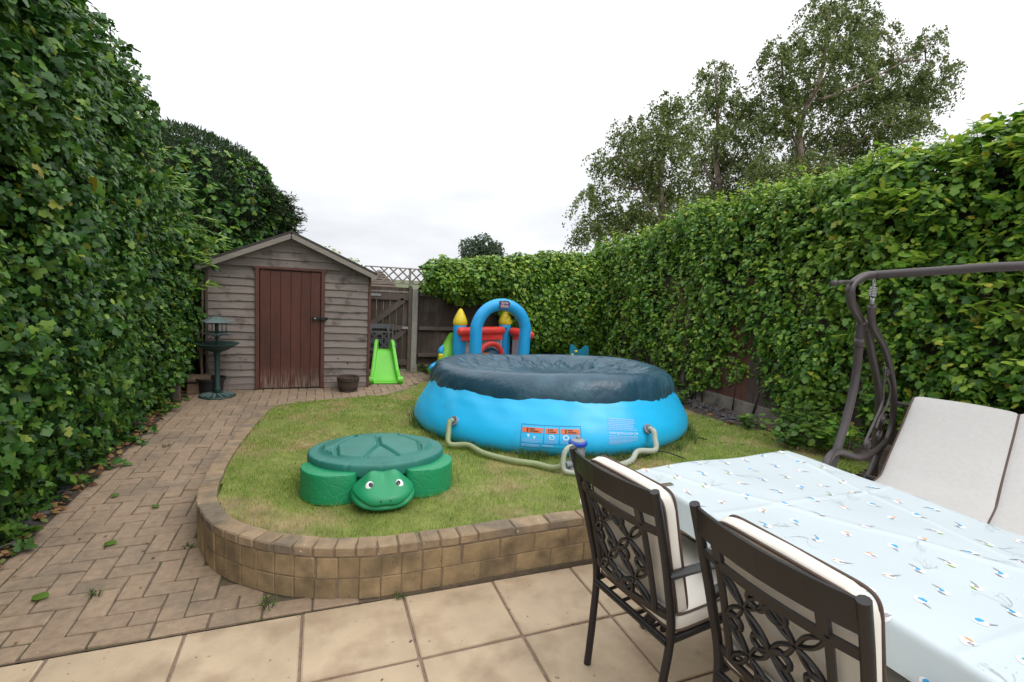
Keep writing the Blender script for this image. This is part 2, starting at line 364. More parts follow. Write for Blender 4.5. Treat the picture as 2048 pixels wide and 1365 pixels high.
# ------------------------------------------------------------------ mesh builder
class MB:
    def __init__(s): s.v, s.f, s.m = [], [], []
    def add(s, vs, fs, mi=0):
        o = len(s.v)
        s.v += [tuple(p) for p in vs]
        s.f += [tuple(i + o for i in f) for f in fs]
        s.m += [mi] * len(fs)
        return s
    def box(s, c, d, rot=None, mi=0):
        hx, hy, hz = d[0] / 2, d[1] / 2, d[2] / 2
        vs = [Vector((x, y, z)) for x in (-hx, hx) for y in (-hy, hy) for z in (-hz, hz)]
        if rot is not None: vs = [rot @ p for p in vs]
        vs = [p + Vector(c) for p in vs]
        return s.add(vs, [(0, 1, 3, 2), (4, 6, 7, 5), (0, 4, 5, 1), (2, 3, 7, 6), (0, 2, 6, 4), (1, 5, 7, 3)], mi)
    def cbox(s, c, d, b=0.004, rot=None, mi=0):
        """box with chamfered edges on every side (24 corners)"""
        h = [d[0] / 2, d[1] / 2, d[2] / 2]
        bm = bmesh.new()
        bmesh.ops.create_cube(bm, size=1.0)
        for v in bm.verts: v.co = Vector((v.co.x * d[0], v.co.y * d[1], v.co.z * d[2]))
        bmesh.ops.bevel(bm, geom=bm.edges[:], offset=min(b, min(h) * 0.9), segments=1, affect='EDGES', profile=0.5)
        bm.verts.index_update()
        vs = [v.co.copy() for v in bm.verts]
        if rot is not None: vs = [rot @ p for p in vs]
        vs = [p + Vector(c) for p in vs]
        fs = [[v.index for v in f.verts] for f in bm.faces]
        bm.free()
        return s.add(vs, fs, mi)
    def bar(s, a, b, w, t, up=(0, 0, 1), mi=0, ch=0.0):
        a, b = Vector(a), Vector(b)
        x = (b - a).normalized()
        y = Vector(up).cross(x)
        if y.length < 1e-5: y = Vector((1, 0, 0)).cross(x)
        y.normalize()
        z = x.cross(y)
        R = Matrix((x, y, z)).transposed()
        f = s.cbox if ch else s.box
        if ch: return s.cbox((a + b) / 2, ((b - a).length, w, t), ch, R, mi)
        return s.box((a + b) / 2, ((b - a).length, w, t), R, mi)
    def tube(s, pts, r, n=8, closed=False, caps=True, mi=0, flat=1.0):
        pts = [Vector(p) for p in pts]
        N = len(pts)
        rr = r if isinstance(r, (list, tuple)) else [r] * N
        vs, prev = [], None
        for i, p in enumerate(pts):
            if closed: t = pts[(i + 1) % N] - pts[i - 1]
            else: t = pts[min(i + 1, N - 1)] - pts[max(i - 1, 0)]
            t.normalize()
            if prev is None:
                u = t.orthogonal() if abs(t.z) > 0.9 else Vector((0, 0, 1)).cross(t)
                u.normalize()
            else:
                u = prev - t * prev.dot(t)
                if u.length < 1e-6: u = t.orthogonal()
                u.normalize()
            prev = u
            w = t.cross(u)
            for k in range(n):
                a = 2 * PI * k / n
                vs.append(p + (u * math.cos(a) + w * math.sin(a) * flat) * rr[i])
        fs = []
        for i in range(N if closed else N - 1):
            j = (i + 1) % N
            for k in range(n):
                q = (k + 1) % n
                fs.append((i * n + k, i * n + q, j * n + q, j * n + k))
        if caps and not closed:
            fs.append(tuple(range(n - 1, -1, -1)))
            fs.append(tuple((N - 1) * n + k for k in range(n)))
        return s.add(vs, fs, mi)
    def lathe(s, prof, n=24, c=(0, 0, 0), mi=0, sx=1.0, sy=1.0):
        vs = []
        for r, z in prof:
            for k in range(n):
                a = 2 * PI * k / n
                vs.append((c[0] + r * math.cos(a) * sx, c[1] + r * math.sin(a) * sy, c[2] + z))
        fs = []
        for i in range(len(prof) - 1):
            for k in range(n):
                q = (k + 1) % n
                fs.append((i * n + k, i * n + q, (i + 1) * n + q, (i + 1) * n + k))
        if prof[0][0] > 1e-4: fs.append(tuple(range(n - 1, -1, -1)))
        if prof[-1][0] > 1e-4: fs.append(tuple((len(prof) - 1) * n + k for k in range(n)))
        return s.add(vs, fs, mi)
    def grid(s, fn, nu, nv, cu=False, cv=False, mi=0):
        vs = [fn(i / (nu if cu else nu - 1), j / (nv if cv else nv - 1)) for i in range(nu) for j in range(nv)]
        fs = []
        for i in range(nu if cu else nu - 1):
            for j in range(nv if cv else nv - 1):
                a, b = (i + 1) % nu, (j + 1) % nv
                fs.append((i * nv + j, a * nv + j, a * nv + b, i * nv + b))
        return s.add(vs, fs, mi)
    def prism(s, poly, z0, z1, mi=0):
        n = len(poly)
        vs = [(x, y, z0) for x, y in poly] + [(x, y, z1) for x, y in poly]
        fs = [tuple(range(n - 1, -1, -1)), tuple(range(n, 2 * n))]
        fs += [(i, (i + 1) % n, n + (i + 1) % n, n + i) for i in range(n)]
        return s.add(vs, fs, mi)
    def mesh(s, name, mats, smooth=False, angle=None):
        me = bpy.data.meshes.new(name)
        me.from_pydata(s.v, [], s.f)
        for q in (mats if isinstance(mats, (list, tuple)) else [mats]): me.materials.append(q)
        if len(set(s.m)) > 1 or (s.m and s.m[0]): me.polygons.foreach_set('material_index', s.m)
        if smooth:
            me.polygons.foreach_set('use_smooth', [True] * len(s.f))
            if angle: me.set_sharp_from_angle(angle=math.radians(angle))
        me.update()
        return me
    def build(s, name, mats, parent=None, smooth=False, angle=None, loc=(0, 0, 0), rot=(0, 0, 0)):
        return link(name, s.mesh(name, mats, smooth, angle), parent, loc, rot)

def np_mesh(name, V, T, mats, mi=None):
    """big triangle mesh from arrays"""
    me = bpy.data.meshes.new(name)
    V = np.asarray(V, np.float32); T = np.asarray(T, np.int32)
    me.vertices.add(len(V)); me.vertices.foreach_set('co', V.ravel())
    me.loops.add(T.size); me.loops.foreach_set('vertex_index', T.ravel())
    me.polygons.add(len(T))
    me.polygons.foreach_set('loop_start', np.arange(0, T.size, 3, dtype=np.int32))
    for q in (mats if isinstance(mats, (list, tuple)) else [mats]): me.materials.append(q)
    if mi is not None: me.polygons.foreach_set('material_index', np.asarray(mi, np.int32))
    me.update(calc_edges=True)
    return me

def spline(pts, n):
    """Catmull-Rom through the points, n samples per span"""
    P = [np.array(p, float) for p in pts]
    out = []
    for i in range(len(P) - 1):
        a, b, c, d = P[max(i - 1, 0)], P[i], P[i + 1], P[min(i + 2, len(P) - 1)]
        for k in range(n):
            t = k / n
            out.append(0.5 * (2 * b + (c - a) * t + (2 * a - 5 * b + 4 * c - d) * t * t + (3 * b - a - 3 * c + d) * t ** 3))
    out.append(P[-1])
    return out

def resample(pts, step):
    """points and tangents at equal arc length"""
    P = np.array(pts, float)
    L = np.r_[0, np.cumsum(np.linalg.norm(np.diff(P, axis=0), axis=1))]
    s = np.arange(0, L[-1], step)
    return np.array([[np.interp(q, L, P[:, k]) for k in range(P.shape[1])] for q in s]), L[-1]

def in_poly(x, y, poly):
    x = np.asarray(x); y = np.asarray(y)
    r = np.zeros(x.shape, bool)
    n = len(poly)
    for i in range(n):
        x1, y1 = poly[i]; x2, y2 = poly[(i + 1) % n]
        c = ((y1 > y) != (y2 > y)) & (x < (x2 - x1) * (y - y1) / (y2 - y1 + 1e-12) + x1)
        r ^= c
    return r

def wob(x, y, z, s=0):
    """smooth pseudo-noise in about -1..1"""
    return (np.sin(1.7 * x + 2.3 * y + 1.1 * z + s) + np.sin(3.1 * y - 2.1 * z + 1.3 * x + 2.1 * s) + np.sin(2.9 * z + 4.3 * x - 1.9 * y + 3.3 * s) + np.sin(5.7 * x + 1.3 * z + 4.9 * y + s * 1.7) * 0.6) / 3.0

# leaf templates: (verts, triangles)
IVY_L = (np.array([(0, 0, 0), (0, .42, .04), (0, 1, -.10), (.34, -.14, -.03), (.56, .22, -.10), (.26, .40, .0), (.36, .66, -.08), (-.34, -.14, -.03), (-.56, .22, -.10), (-.26, .40, .0), (-.36, .66, -.08)]),
         np.array([(0, 3, 4), (0, 4, 5), (0, 5, 1), (1, 5, 6), (1, 6, 2), (0, 8, 7), (0, 9, 8), (0, 1, 9), (1, 10, 9), (1, 2, 10)]))
OVATE_L = (np.array([(0, 0, 0), (0, .5, .05), (0, 1, -.08), (.30, .25, -.02), (.32, .6, -.04), (-.30, .25, -.02), (-.32, .6, -.04)]),
           np.array([(0, 3, 1), (3, 4, 1), (4, 2, 1), (0, 1, 5), (5, 1, 6), (6, 1, 2)]))
LANCE_L = (np.array([(0, 0, 0), (0, .5, .04), (0, 1, -.16), (.13, .4, -.02), (-.13, .4, -.02)]),
           np.array([(0, 3, 1), (3, 2, 1), (0, 1, 4), (4, 1, 2)]))
DIAM_L = (np.array([(0, 0, 0), (.34, .42, -.03), (0, 1, -.05), (-.34, .42, -.03)]), np.array([(0, 1, 2), (0, 2, 3)]))
SPRAY_L = (np.array([(0, 0, 0), (.10, .5, -.02), (0, 1, -.05), (-.10, .5, -.02)]), np.array([(0, 1, 2), (0, 2, 3)]))

def unit(a): return a / (np.linalg.norm(a, axis=-1, keepdims=True) + 1e-9)

def frames(N, T):
    Z = unit(N)
    Y = unit(T - Z * np.sum(T * Z, axis=1, keepdims=True))
    X = np.cross(Y, Z)
    return X, Y, Z

def leaf_arrays(tmpl, P, N, T, S):
    X, Y, Z = frames(N, T)
    tv, tf = tmpl
    S = np.asarray(S)[:, None, None]
    V = P[:, None, :] + S * (tv[None, :, 0:1] * X[:, None, :] + tv[None, :, 1:2] * Y[:, None, :] + tv[None, :, 2:3] * Z[:, None, :])
    n, k = len(P), len(tv)
    F = tf[None] + (np.arange(n) * k)[:, None, None]
    return V.reshape(-1, 3), F.reshape(-1, 3)

def leaf_mesh(name, sets, mats):
    """sets: list of (template, P, N, T, S, material index)"""
    VV, FF, MI, o = [], [], [], 0
    for tm, P, N, T, S, mi in sets:
        if len(P) == 0: continue
        V, F = leaf_arrays(tm, P, N, T, S)
        VV.append(V); FF.append(F + o); MI.append(np.full(len(F), mi)); o += len(V)
    return np_mesh(name, np.concatenate(VV), np.concatenate(FF), mats, np.concatenate(MI))

def leaf_parts(tm, P, N, T, S, material, parent, name='leaf'):
    """single leaves as objects of their own that share one mesh"""
    me = np_mesh(name, tm[0], tm[1], material)
    X, Y, Z = frames(N, T)
    for i in range(len(P)):
        o = bpy.data.objects.new(name, me)
        COL.objects.link(o)
        o.parent = parent
        s = float(S[i])
        o.matrix_local = Matrix(((X[i][0] * s, Y[i][0] * s, Z[i][0] * s, P[i][0]), (X[i][1] * s, Y[i][1] * s, Z[i][1] * s, P[i][1]), (X[i][2] * s, Y[i][2] * s, Z[i][2] * s, P[i][2]), (0, 0, 0, 1)))

def view(P):
    """picture position (0..1, 0..1) and distance along the view, to find which leaves show largest"""
    q = np.asarray(P) - np.array([0, 0, CAM_H])
    d = q @ FW
    return 0.5 + (q @ CX) / d * F_PX / 2048, 0.5 - (q @ CU) / d * F_PX / 1365, d

def pick_large(P, S, out, n=290, ymax=1.0, mask=None):
    """indices of the n outer leaves that show largest in the picture"""
    u, v, d = view(P)
    ok = (d > 0.3) & (u > 0.0) & (u < 1.0) & (v > 0.0) & (v < ymax) & out
    if mask is not None: ok &= mask(u, v)
    sc = np.where(ok, S / np.maximum(d, 0.3), -1)
    idx = np.argsort(-sc)[:n]
    return idx[sc[idx] > 0]

# ------------------------------------------------------------------ ground levels
WALL_TOP = 0.262
def lawn_z(x, y):
    z = 0.245 - 0.05 * (np.asarray(y, float) - 2.5)
    z = np.where(y > 5.9, z - (np.asarray(y) - 5.9) * 0.05, z)
    return np.maximum(z, 0.004)
# outer edge of wall and kerb, from the right end round the curve and up the path
EDGE = [(3.3, 2.335), (2.4, 2.335), (1.55, 2.335), (1.07, 2.33), (0.65, 2.315), (0.29, 2.32), (0.14, 2.35), (0.0, 2.39), (-0.17, 2.475), (-0.35, 2.615), (-0.475, 2.76), (-0.56, 2.93), (-0.625, 3.14), (-0.655, 3.4), (-0.67, 3.8), (-0.665, 4.3), (-0.64, 4.8), (-0.6, 5.35), (-0.555, 5.75)]
EDGE_S = np.array(spline(EDGE, 12))
LAWN_FAR = [(-0.44, 5.95), (-0.2, 6.15), (0.1, 6.33), (0.42, 6.46), (0.78, 6.58), (1.1, 6.85), (1.4, 7.3), (1.75, 7.75), (2.1, 8.15), (2.6, 8.25), (4.6, 8.25)]
BED_EDGE = [(4.75, 7.4), (4.7, 6.5), (4.5, 5.6), (4.28, 4.75), (4.22, 4.1), (4.45, 3.6), (4.5, 3.0), (4.3, 2.6), (3.7, 2.4)]
def offset_path(P, d):
    t = np.gradient(P, axis=0)
    t /= np.linalg.norm(t, axis=1, keepdims=True)
    return P + d * np.c_[t[:, 1], -t[:, 0]]
EDGE_IN = offset_path(EDGE_S, 0.1)
LAWN_POLY = [tuple(p) for p in EDGE_IN] + LAWN_FAR + BED_EDGE
PATH_POLY = [(-1.5, 2.305), (0.3, 2.305)] + [tuple(p) for p in offset_path(EDGE_S, 0.03)[60:]] + LAWN_FAR[:8] + [(1.75, 8.2), (0.68, 8.28), (0.68, 7.17), (-1.5, 7.17)]

# ================================================================== GROUND
def height_grid(name, x0, x1, y0, y1, step, fn, material, poly=None, kind='structure'):
    xs = np.arange(x0, x1 + step / 2, step); ys = np.arange(y0, y1 + step / 2, step)
    X, Y = np.meshgrid(xs, ys, indexing='ij')
    Z = fn(X, Y)
    nx, ny = len(xs), len(ys)
    idx = np.arange(nx * ny).reshape(nx, ny)
    a, b, c, d = idx[:-1, :-1].ravel(), idx[1:, :-1].ravel(), idx[1:, 1:].ravel(), idx[:-1, 1:].ravel()
    if poly is not None:
        cx_ = (X[:-1, :-1] + step / 2).ravel(); cy_ = (Y[:-1, :-1] + step / 2).ravel()
        k = in_poly(cx_, cy_, poly)
        a, b, c, d = a[k], b[k], c[k], d[k]
    T = np.concatenate([np.c_[a, b, c], np.c_[a, c, d]])
    me = np_mesh(name, np.c_[X.ravel(), Y.ravel(), Z.ravel()], T, material)
    me.polygons.foreach_set('use_smooth', [True] * len(T))
    return tag(link(name, me), kind=kind)

g = MB(); g.add([(-300, -40, -0.09), (300, -40, -0.09), (300, 500, -0.09), (-300, 500, -0.09)], [(0, 1, 2, 3)])
tag(g.build('ground', M['field']), kind='structure')

# soil of the left strip and of the right bed
height_grid('soil_strip', -2.3, -1.44, 0.6, 9.6, 0.04, lambda x, y: 0.008 + 0.022 * wob(x * 9, y * 9, 0, 1) * np.clip((-1.46 - x) * 9, 0, 1), M['soil'])
height_grid('soil_bed', 2.95, 5.6, 2.44, 8.6, 0.05, lambda x, y: lawn_z(x, y) - 0.022 + 0.018 * wob(x * 8, y * 8, 0, 2), M['soil'])
height_grid('lawn', -0.75, 4.9, 2.3, 8.4, 0.035, lambda x, y: lawn_z(x, y) - 0.006 + 0.006 * wob(x * 5, y * 5, 0, 4), M['turf'], LAWN_POLY)

# ------------------------------------------------------------------ patio of slabs
patio = MB(); patio.box((0.55, 0.25, -0.034), (8.2, 4.1, 0.05))
patio = tag(patio.build('patio', M['slab_joint']), kind='structure')
SLX, SLY = 0.46, 0.43
slab_meshes = []
for k in range(3):
    q = MB(); q.cbox((0, 0, -0.02), (SLX - 0.013, SLY - 0.013, 0.04), 0.005)
    me = q.mesh('paving_slab', M['slab'])
    for v in me.vertices: v.co.x += random.uniform(-.002, .002); v.co.y += random.uniform(-.002, .002)
    slab_meshes.append(me)
for i in range(-7, 9):
    for j in range(0, 9):
        x, y = -0.05 + SLX * (i + 0.5), 2.298 - SLY * (j + 0.5)
        link('paving_slab', random.choice(slab_meshes), patio, (x, y, 0.0 + random.uniform(-.0015, .0015)), (random.uniform(-.003, .003), random.uniform(-.003, .003), random.choice((0, PI))))

# ------------------------------------------------------------------ herringbone path
pth = MB()
xs = [p for p in PATH_POLY]
pth.add([(x, y, -0.006) for x, y in xs], [tuple(range(len(xs)))])
path = tag(pth.build('path', M['joint']), kind='structure')
pav_meshes = []
for k in range(4):
    q = MB(); q.cbox((0, 0, -0.024), (0.2025, 0.0985, 0.05), 0.0045)
    me = q.mesh('paver', M['paver'])
    for v in me.vertices: v.co.x += random.uniform(-.0022, .0022); v.co.y += random.uniform(-.0022, .0022); v.co.z += random.uniform(-.001, .001)
    pav_meshes.append(me)
U = 0.105
PAV = []
for i in range(-18, 34):
    for j in range(-2, 64):
        c = (i - j) % 4
        if c == 0: x, y, r = (i + 1) * U, (j + 0.5) * U, 0.0
        elif c == 3: x, y, r = (i + 0.5) * U, (j + 1) * U, PI / 2
        else: continue
        x += -1.38; y += 2.415
        if x < -1.375 and y < 7.2: continue
        if y < 2.42: continue
        PAV.append((x, y, r))
cov = set()
def cell(x, y): return (int(math.floor((x + 1.38) / U + 0.001)), int(math.floor((y - 2.415) / U + 0.001)))
for x, y, r in PAV:
    if r == 0.0: cov |= {cell(x - U / 2, y), cell(x + U / 2, y)}
    else: cov |= {cell(x, y - U / 2), cell(x, y + U / 2)}
HALF = []
for i in range(0, 34):
    for j in range(0, 62):
        if (i, j) not in cov: HALF.append((-1.38 + (i + .5) * U, 2.415 + (j + .5) * U))
for k in range(22): PAV.append((-1.435, 2.42 + 0.105 + k * 0.212, PI / 2))      # border along the hedge
for k in range(9): PAV.append((-1.385 + k * 0.212, 2.362, 0.0))                  # border along the slabs
pxy = np.array([p[:2] for p in PAV])
ok = in_poly(pxy[:, 0], pxy[:, 1], PATH_POLY)
PAV = [p for p, q in zip(PAV, ok) if q]
PAV.sort(key=lambda p: math.hypot(p[0], p[1]))
hm = MB(); hm.cbox((0, 0, -0.024), (0.0985, 0.0985, 0.05), 0.0045); hm = hm.mesh('paver', M['paver'])
rest = MB()
for x, y in HALF:
    if not in_poly(np.array([x]), np.array([y]), PATH_POLY)[0]: continue
    if math.hypot(x, y) < 4.6: link('paver', hm, path, (x, y, random.uniform(-.0025, .0025)), (random.uniform(-.012, .012), random.uniform(-.012, .012), random.choice((0, PI))))
    else: rest.cbox((x, y, -0.024), (0.098, 0.098, 0.05), 0.0045)
for n_, (x, y, r) in enumerate(PAV):
    z = random.uniform(-.0025, .0025)
    if n_ < 275:
        link('paver', random.choice(pav_meshes), path, (x, y, z), (random.uniform(-.012, .012), random.uniform(-.012, .012), r + random.gauss(0, .012) + random.choice((0, PI))))
    else:
        rest.cbox((x, y, z - 0.024), (0.202, 0.098, 0.05), 0.0045, Matrix.Rotation(r + random.gauss(0, .012), 3, 'Z'))
if rest.v: tag(rest.build('far_pavers', M['paver'], path), kind='stuff')

# ------------------------------------------------------------------ retaining wall with coping, running on as a kerb
wall = thing('retaining_wall', 'low curved buff brick wall holding up the lawn, with worn coping bricks on top', 'brick wall', (0, 0, 0))
dense, LEN = resample(EDGE_S, 0.01)
def at_s(s):
    i = int(max(0, min(len(dense) - 1, round(s / 0.01))))
    a, b = dense[max(i - 3, 0)], dense[min(i + 3, len(dense) - 1)]
    t = (b - a) / np.linalg.norm(b - a)
    return dense[i], t
def wall_top(y): return float(np.interp(y, [2.3, 3.0, 5.0, 5.8], [WALL_TOP + 0.004, WALL_TOP - 0.01, lawn_z(0, 5.0) + 0.012, lawn_z(0, 5.75) + 0.002]))
core = MB()
n = len(dense); vs = []
for i in range(n):
    p, t = at_s(i * 0.01)
    nn = np.array([t[1], -t[0]])
    zt = wall_top(p[1]) - 0.012
    for q, z in ((0.0035, -0.05), (0.0035, zt), (0.098, zt), (0.098, -0.05)): vs.append((*(p + nn * q), z))
fs = []
for i in range(n - 1):
    for k in range(4): fs.append((i * 4 + k, i * 4 + (k + 1) % 4, i * 4 + 4 + (k + 1) % 4, i * 4 + 4 + k))
fs += [(0, 1, 2, 3), ((n - 1) * 4 + 3, (n - 1) * 4 + 2, (n - 1) * 4 + 1, (n - 1) * 4)]
core.add(vs, fs); core.build('mortar_core', M['mortar'], wall)
def brick_meshes(name, L, D, Hh, material, n=3, b=0.005):
    out = []
    for k in range(n):
        q = MB(); q.cbox((0, 0, 0), (L, D, Hh), b)
        me = q.mesh(name, material)
        for v in me.vertices: v.co += Vector((random.uniform(-.0015, .0015), random.uniform(-.0015, .0015), random.uniform(-.0015, .0015)))
        out.append(me)
    return out
full_b, half_b = brick_meshes('brick', 0.2025, 0.096, 0.1025, M['brick'], b=0.0035), brick_meshes('brick', 0.0965, 0.096, 0.1025, M['brick'], b=0.0035)
full_c, half_c = brick_meshes('coping_brick', 0.198, 0.102, 0.05, M['coping'], b=0.006), brick_meshes('coping_brick', 0.092, 0.102, 0.05, M['coping'], b=0.006)
CURVE0, CURVE1 = 2.55, 4.75      # arc length where the wall is laid in half bricks
def course(z, off, ms_full, ms_half, name, half_from, half_to, end, ztop=None):
    s = off
    while s < end:
        half = half_from < s < half_to
        L = 0.1015 if half else 0.2075
        p, t = at_s(s + L / 2)
        if p[1] > 5.72: break
        nn = np.array([t[1], -t[0]])
        zz = z if ztop is None else ztop(p[1]) - 0.025
        a = math.atan2(t[1], t[0])
        out = 0.0475 + random.uniform(-.0015, .0015)
        c = p + nn * out
        slope = 0.0
        if ztop is not None:
            slope = -math.atan((ztop(p[1] + 0.05) - ztop(p[1] - 0.05)) / 0.1) * t[1]
        link(name, random.choice(ms_half if half else ms_full), wall, (c[0], c[1], zz + random.uniform(-.0015, .0015)), (0, slope, a + random.gauss(0, .008)))
        s += L
course(0.052, 0.0, full_b, half_b, 'brick', CURVE0, CURVE1 - 0.5, 4.45)
course(0.158, 0.105, full_b, half_b, 'brick', CURVE0 + 0.02, CURVE1 - 0.5, 4.45)
course(None, 0.02, full_c, half_c, 'coping_brick', CURVE0 - 0.1, CURVE1 - 0.2, 9.0, wall_top)

# ------------------------------------------------------------------ grass blades
POOL_C = (2.35, 4.72)
def grass(name, n, poly, hmin, hmax, material, wmin=0.0016, wmax=0.003, lean=0.6, density=None, zoff=-0.004):
    xy = np.array(poly)
    lo, hi = xy.min(0), xy.max(0)
    P = RNG.uniform(lo, hi, (n, 2))
    k = in_poly(P[:, 0], P[:, 1], poly)
    d = np.hypot(P[:, 0] - POOL_C[0], P[:, 1] - POOL_C[1])
    k &= d > 1.30
    dc = np.hypot(P[:, 0], P[:, 1])
    k &= RNG.random(n) < np.clip((3.6 / dc) ** 1.3, 0.12, 1)
    if density is not None: k &= RNG.random(n) < density(P[:, 0], P[:, 1])
    P = P[k]; n = len(P)
    dc = dc[k]
    h = RNG.uniform(hmin, hmax, n) * (1 + 0.35 * wob(P[:, 0] * 4, P[:, 1] * 4, 0, 3))
    w = RNG.uniform(wmin, wmax, n) * np.clip(dc / 3.2, 1, 1.8)
    a = RNG.uniform(0, 2 * PI, n); b = RNG.uniform(0, 2 * PI, n)
    ln = RNG.uniform(0.1, lean, n) * h
    base = np.c_[P, lawn_z(P[:, 0], P[:, 1]) + zoff]
    side = np.c_[np.cos(a), np.sin(a), np.zeros(n)] * w[:, None] / 2
    dirv = np.c_[np.cos(b), np.sin(b), np.zeros(n)]
    mid = base + dirv * (ln * 0.35)[:, None] + np.c_[np.zeros(n), np.zeros(n), h * 0.55]
    tip = base + dirv * ln[:, None] * 1.25 + np.c_[np.zeros(n), np.zeros(n), h * np.clip(1.05 - ln / h * 0.4, 0.4, 1)]
    V = np.stack([base - side, base + side, mid - side * 0.8, mid + side * 0.8, tip], 1).reshape(-1, 3)
    o = (np.arange(n) * 5)[:, None, None]
    F = (np.array([(0, 1, 3), (0, 3, 2), (2, 3, 4)])[None] + o).reshape(-1, 3)
    return tag(link(name, np_mesh(name, V, F, material)), kind='stuff')
grass('grass', 300000, LAWN_POLY, 0.012, 0.030, M['grass'], density=lambda x, y: np.clip(0.8 + 0.5 * wob(x * 2.2, y * 2.2, 0, 5), 0.3, 1))
# long grass left by the mower along the pool foot, the kerb and the far edge
def long_density(x, y):
    d = np.hypot(x - POOL_C[0], y - POOL_C[1])
    near_pool = np.exp(-((d - 1.455) / 0.045) ** 2) * np.clip(0.4 + 0.7 * wob(x * 5, y * 5, 0, 8), 0.08, 1)
    clump = np.exp(-(((x - 1.62) / 0.09) ** 2 + ((y - 3.46) / 0.07) ** 2)) * 1.5
    return np.clip(near_pool * 0.8 + clump, 0, 1)
def edge_density(x, y):
    t = np.hypot((x - 0.385) / 0.50, (y - 3.29) / 0.47)
    near_turtle = ((t > 0.9) & (t < 1.12)) * 0.5
    inner = np.minimum(np.abs(y - 2.445) * (x > 0.3) + 9 * (x <= 0.3), 9)
    return np.clip(near_turtle + 0.6 * np.exp(-(inner / 0.02) ** 2), 0, 1)
grass('edge_grass', 160000, LAWN_POLY, 0.022, 0.052, M['grass'], 0.0018, 0.0032, 0.9, edge_density)
grass('long_grass', 420000, LAWN_POLY, 0.035, 0.10, M['tuft'], 0.002, 0.0038, 0.8, long_density)

# ================================================================== SHED
SX0, SX1, SY, SAP, SEAVE = -1.28, 0.665, 7.15, 2.0, 1.555
SXM = -0.317
def gable(x): return SAP - abs(x - SXM) * (SAP - SEAVE) / (SX1 - SXM + 0.02)
shed = thing('garden_shed', 'weathered grey timber shed with a brown plank door and shallow pitched felt roof', 'shed', (SXM, SY, 0))
def sl(x): return x - SXM
DX0, DX1, DTOP = -0.693, 0.040, 1.575
w = MB(); w.prism([(sl(SX0) + .02, 0.012), (sl(SX1) - .02, 0.012), (sl(SX1) - .02, 1.9), (sl(SX0) + .02, 1.9)], 0.0, 1.56)
w.add([(sl(SX0) - .03, .012, 1.56), (sl(SX1) + .03, .012, 1.56), (0, .012, SAP + 0.035), (sl(SX0) - .03, 1.9, 1.56), (sl(SX1) + .03, 1.9, 1.56), (0, 1.9, SAP + 0.035)], [(0, 1, 2), (5, 4, 3), (0, 2, 5, 3), (1, 4, 5, 2)])
w.build('wall', M['board'], shed)
PITCH_B = 0.0975
def cladding(x0, x1, z, clip=False):
    """one waney-edged board, thick at its lower edge"""
    n = 14
    ph = random.uniform(0, 9)
    q = MB(); vs = []
    for i in range(n):
        t = i / (n - 1)
        zt, zb = z + PITCH_B + 0.012, z + 0.0045 * math.sin(ph + t * 3.5) + 0.0025 * math.sin(ph * 2 + t * 9)
        xa, xb = x0 + (x1 - x0) * t, x0 + (x1 - x0) * t
        if clip:
            hw_b = (SAP - zb) / (SAP - SEAVE) * (SX1 - SXM + 0.02) + 0.02
            hw_t = max((SAP - zt) / (SAP - SEAVE) * (SX1 - SXM + 0.02) + 0.02, 0.03)
            xb = max(min(xb, SXM + hw_b), SXM - hw_b); xa = max(min(xa, SXM + hw_t), SXM - hw_t)
        vs += [(sl(xa), 0.004, zt), (sl(xa), -0.006, zt - 0.003), (sl(xb), -0.026, zb + 0.003), (sl(xb), -0.022, zb), (sl(xb), 0.004, zb + 0.002)]
    fs = []
    for i in range(n - 1):
        for k in range(5): fs.append((i * 5 + k, i * 5 + 5 + k, i * 5 + 5 + (k + 1) % 5, i * 5 + (k + 1) % 5))
    fs += [(0, 1, 2, 3, 4), tuple((n - 1) * 5 + k for k in (4, 3, 2, 1, 0))]
    q.add(vs, fs)
    q.build('cladding_board', M['board'], shed)
for k in range(16):
    z = 0.075 + k * PITCH_B
    if z + PITCH_B < DTOP + 0.06:
        cladding(SX0, DX0 - 0.05, z); cladding(DX1 + 0.05, SX1, z)
    if k == 15: pass
z = 0.075 + 15 * PITCH_B
z = 1.60
k = 0
while z < SAP - 0.05:
    cladding(SX0, SX1, z, True); z += PITCH_B
q = MB()
q.cbox((sl((SX0 + DX0 - .05) / 2), -0.004, 0.04), (DX0 - .05 - SX0, 0.03, 0.075), 0.004)
q.cbox((sl((SX1 + DX1 + .05) / 2), -0.004, 0.04), (SX1 - DX1 - .05, 0.03, 0.075), 0.004)
q.build('plinth_board', M['board'], shed)
for x in (SX0 - 0.004, SX1 + 0.004):
    q = MB(); q.cbox((sl(x), -0.01, 0.77), (0.034, 0.055, 1.54), 0.004); q.build('corner_post', M['door_frame'] if x > 0 else M['rail'], shed)
# door: frame and planks
fr = MB()
for x in (DX0 - 0.026, DX1 + 0.026): fr.cbox((sl(x), -0.022, DTOP / 2 + 0.01), (0.046, 0.06, DTOP), 0.004)
fr.cbox((sl((DX0 + DX1) / 2), -0.023, DTOP + 0.012), (DX1 - DX0 + 0.14, 0.062, 0.03), 0.004)
fr.build('door_frame', M['door_frame'], shed)
dr = MB(); dr.box((sl((DX0 + DX1) / 2), -0.004, 0.79), (DX1 - DX0, 0.016, 1.54))
door = dr.build('door', M['door'], shed)
NP = 6
pw = (DX1 - DX0 - 0.01) / NP
for i in range(NP):
    q = MB(); q.cbox((sl(DX0 + 0.005 + pw * (i + 0.5)), -0.023 + random.uniform(-.001, .001), 0.787 + random.uniform(-.004, .004)), (pw - 0.003, 0.018, 1.535), 0.003)
    q.build('plank', M['door'], door)
h = MB()
h.cbox((sl(0.03), -0.058, 0.955), (0.20, 0.016, 0.036), 0.004)
h.cbox((sl(0.075), -0.072, 0.95), (0.075, 0.03, 0.05), 0.008)
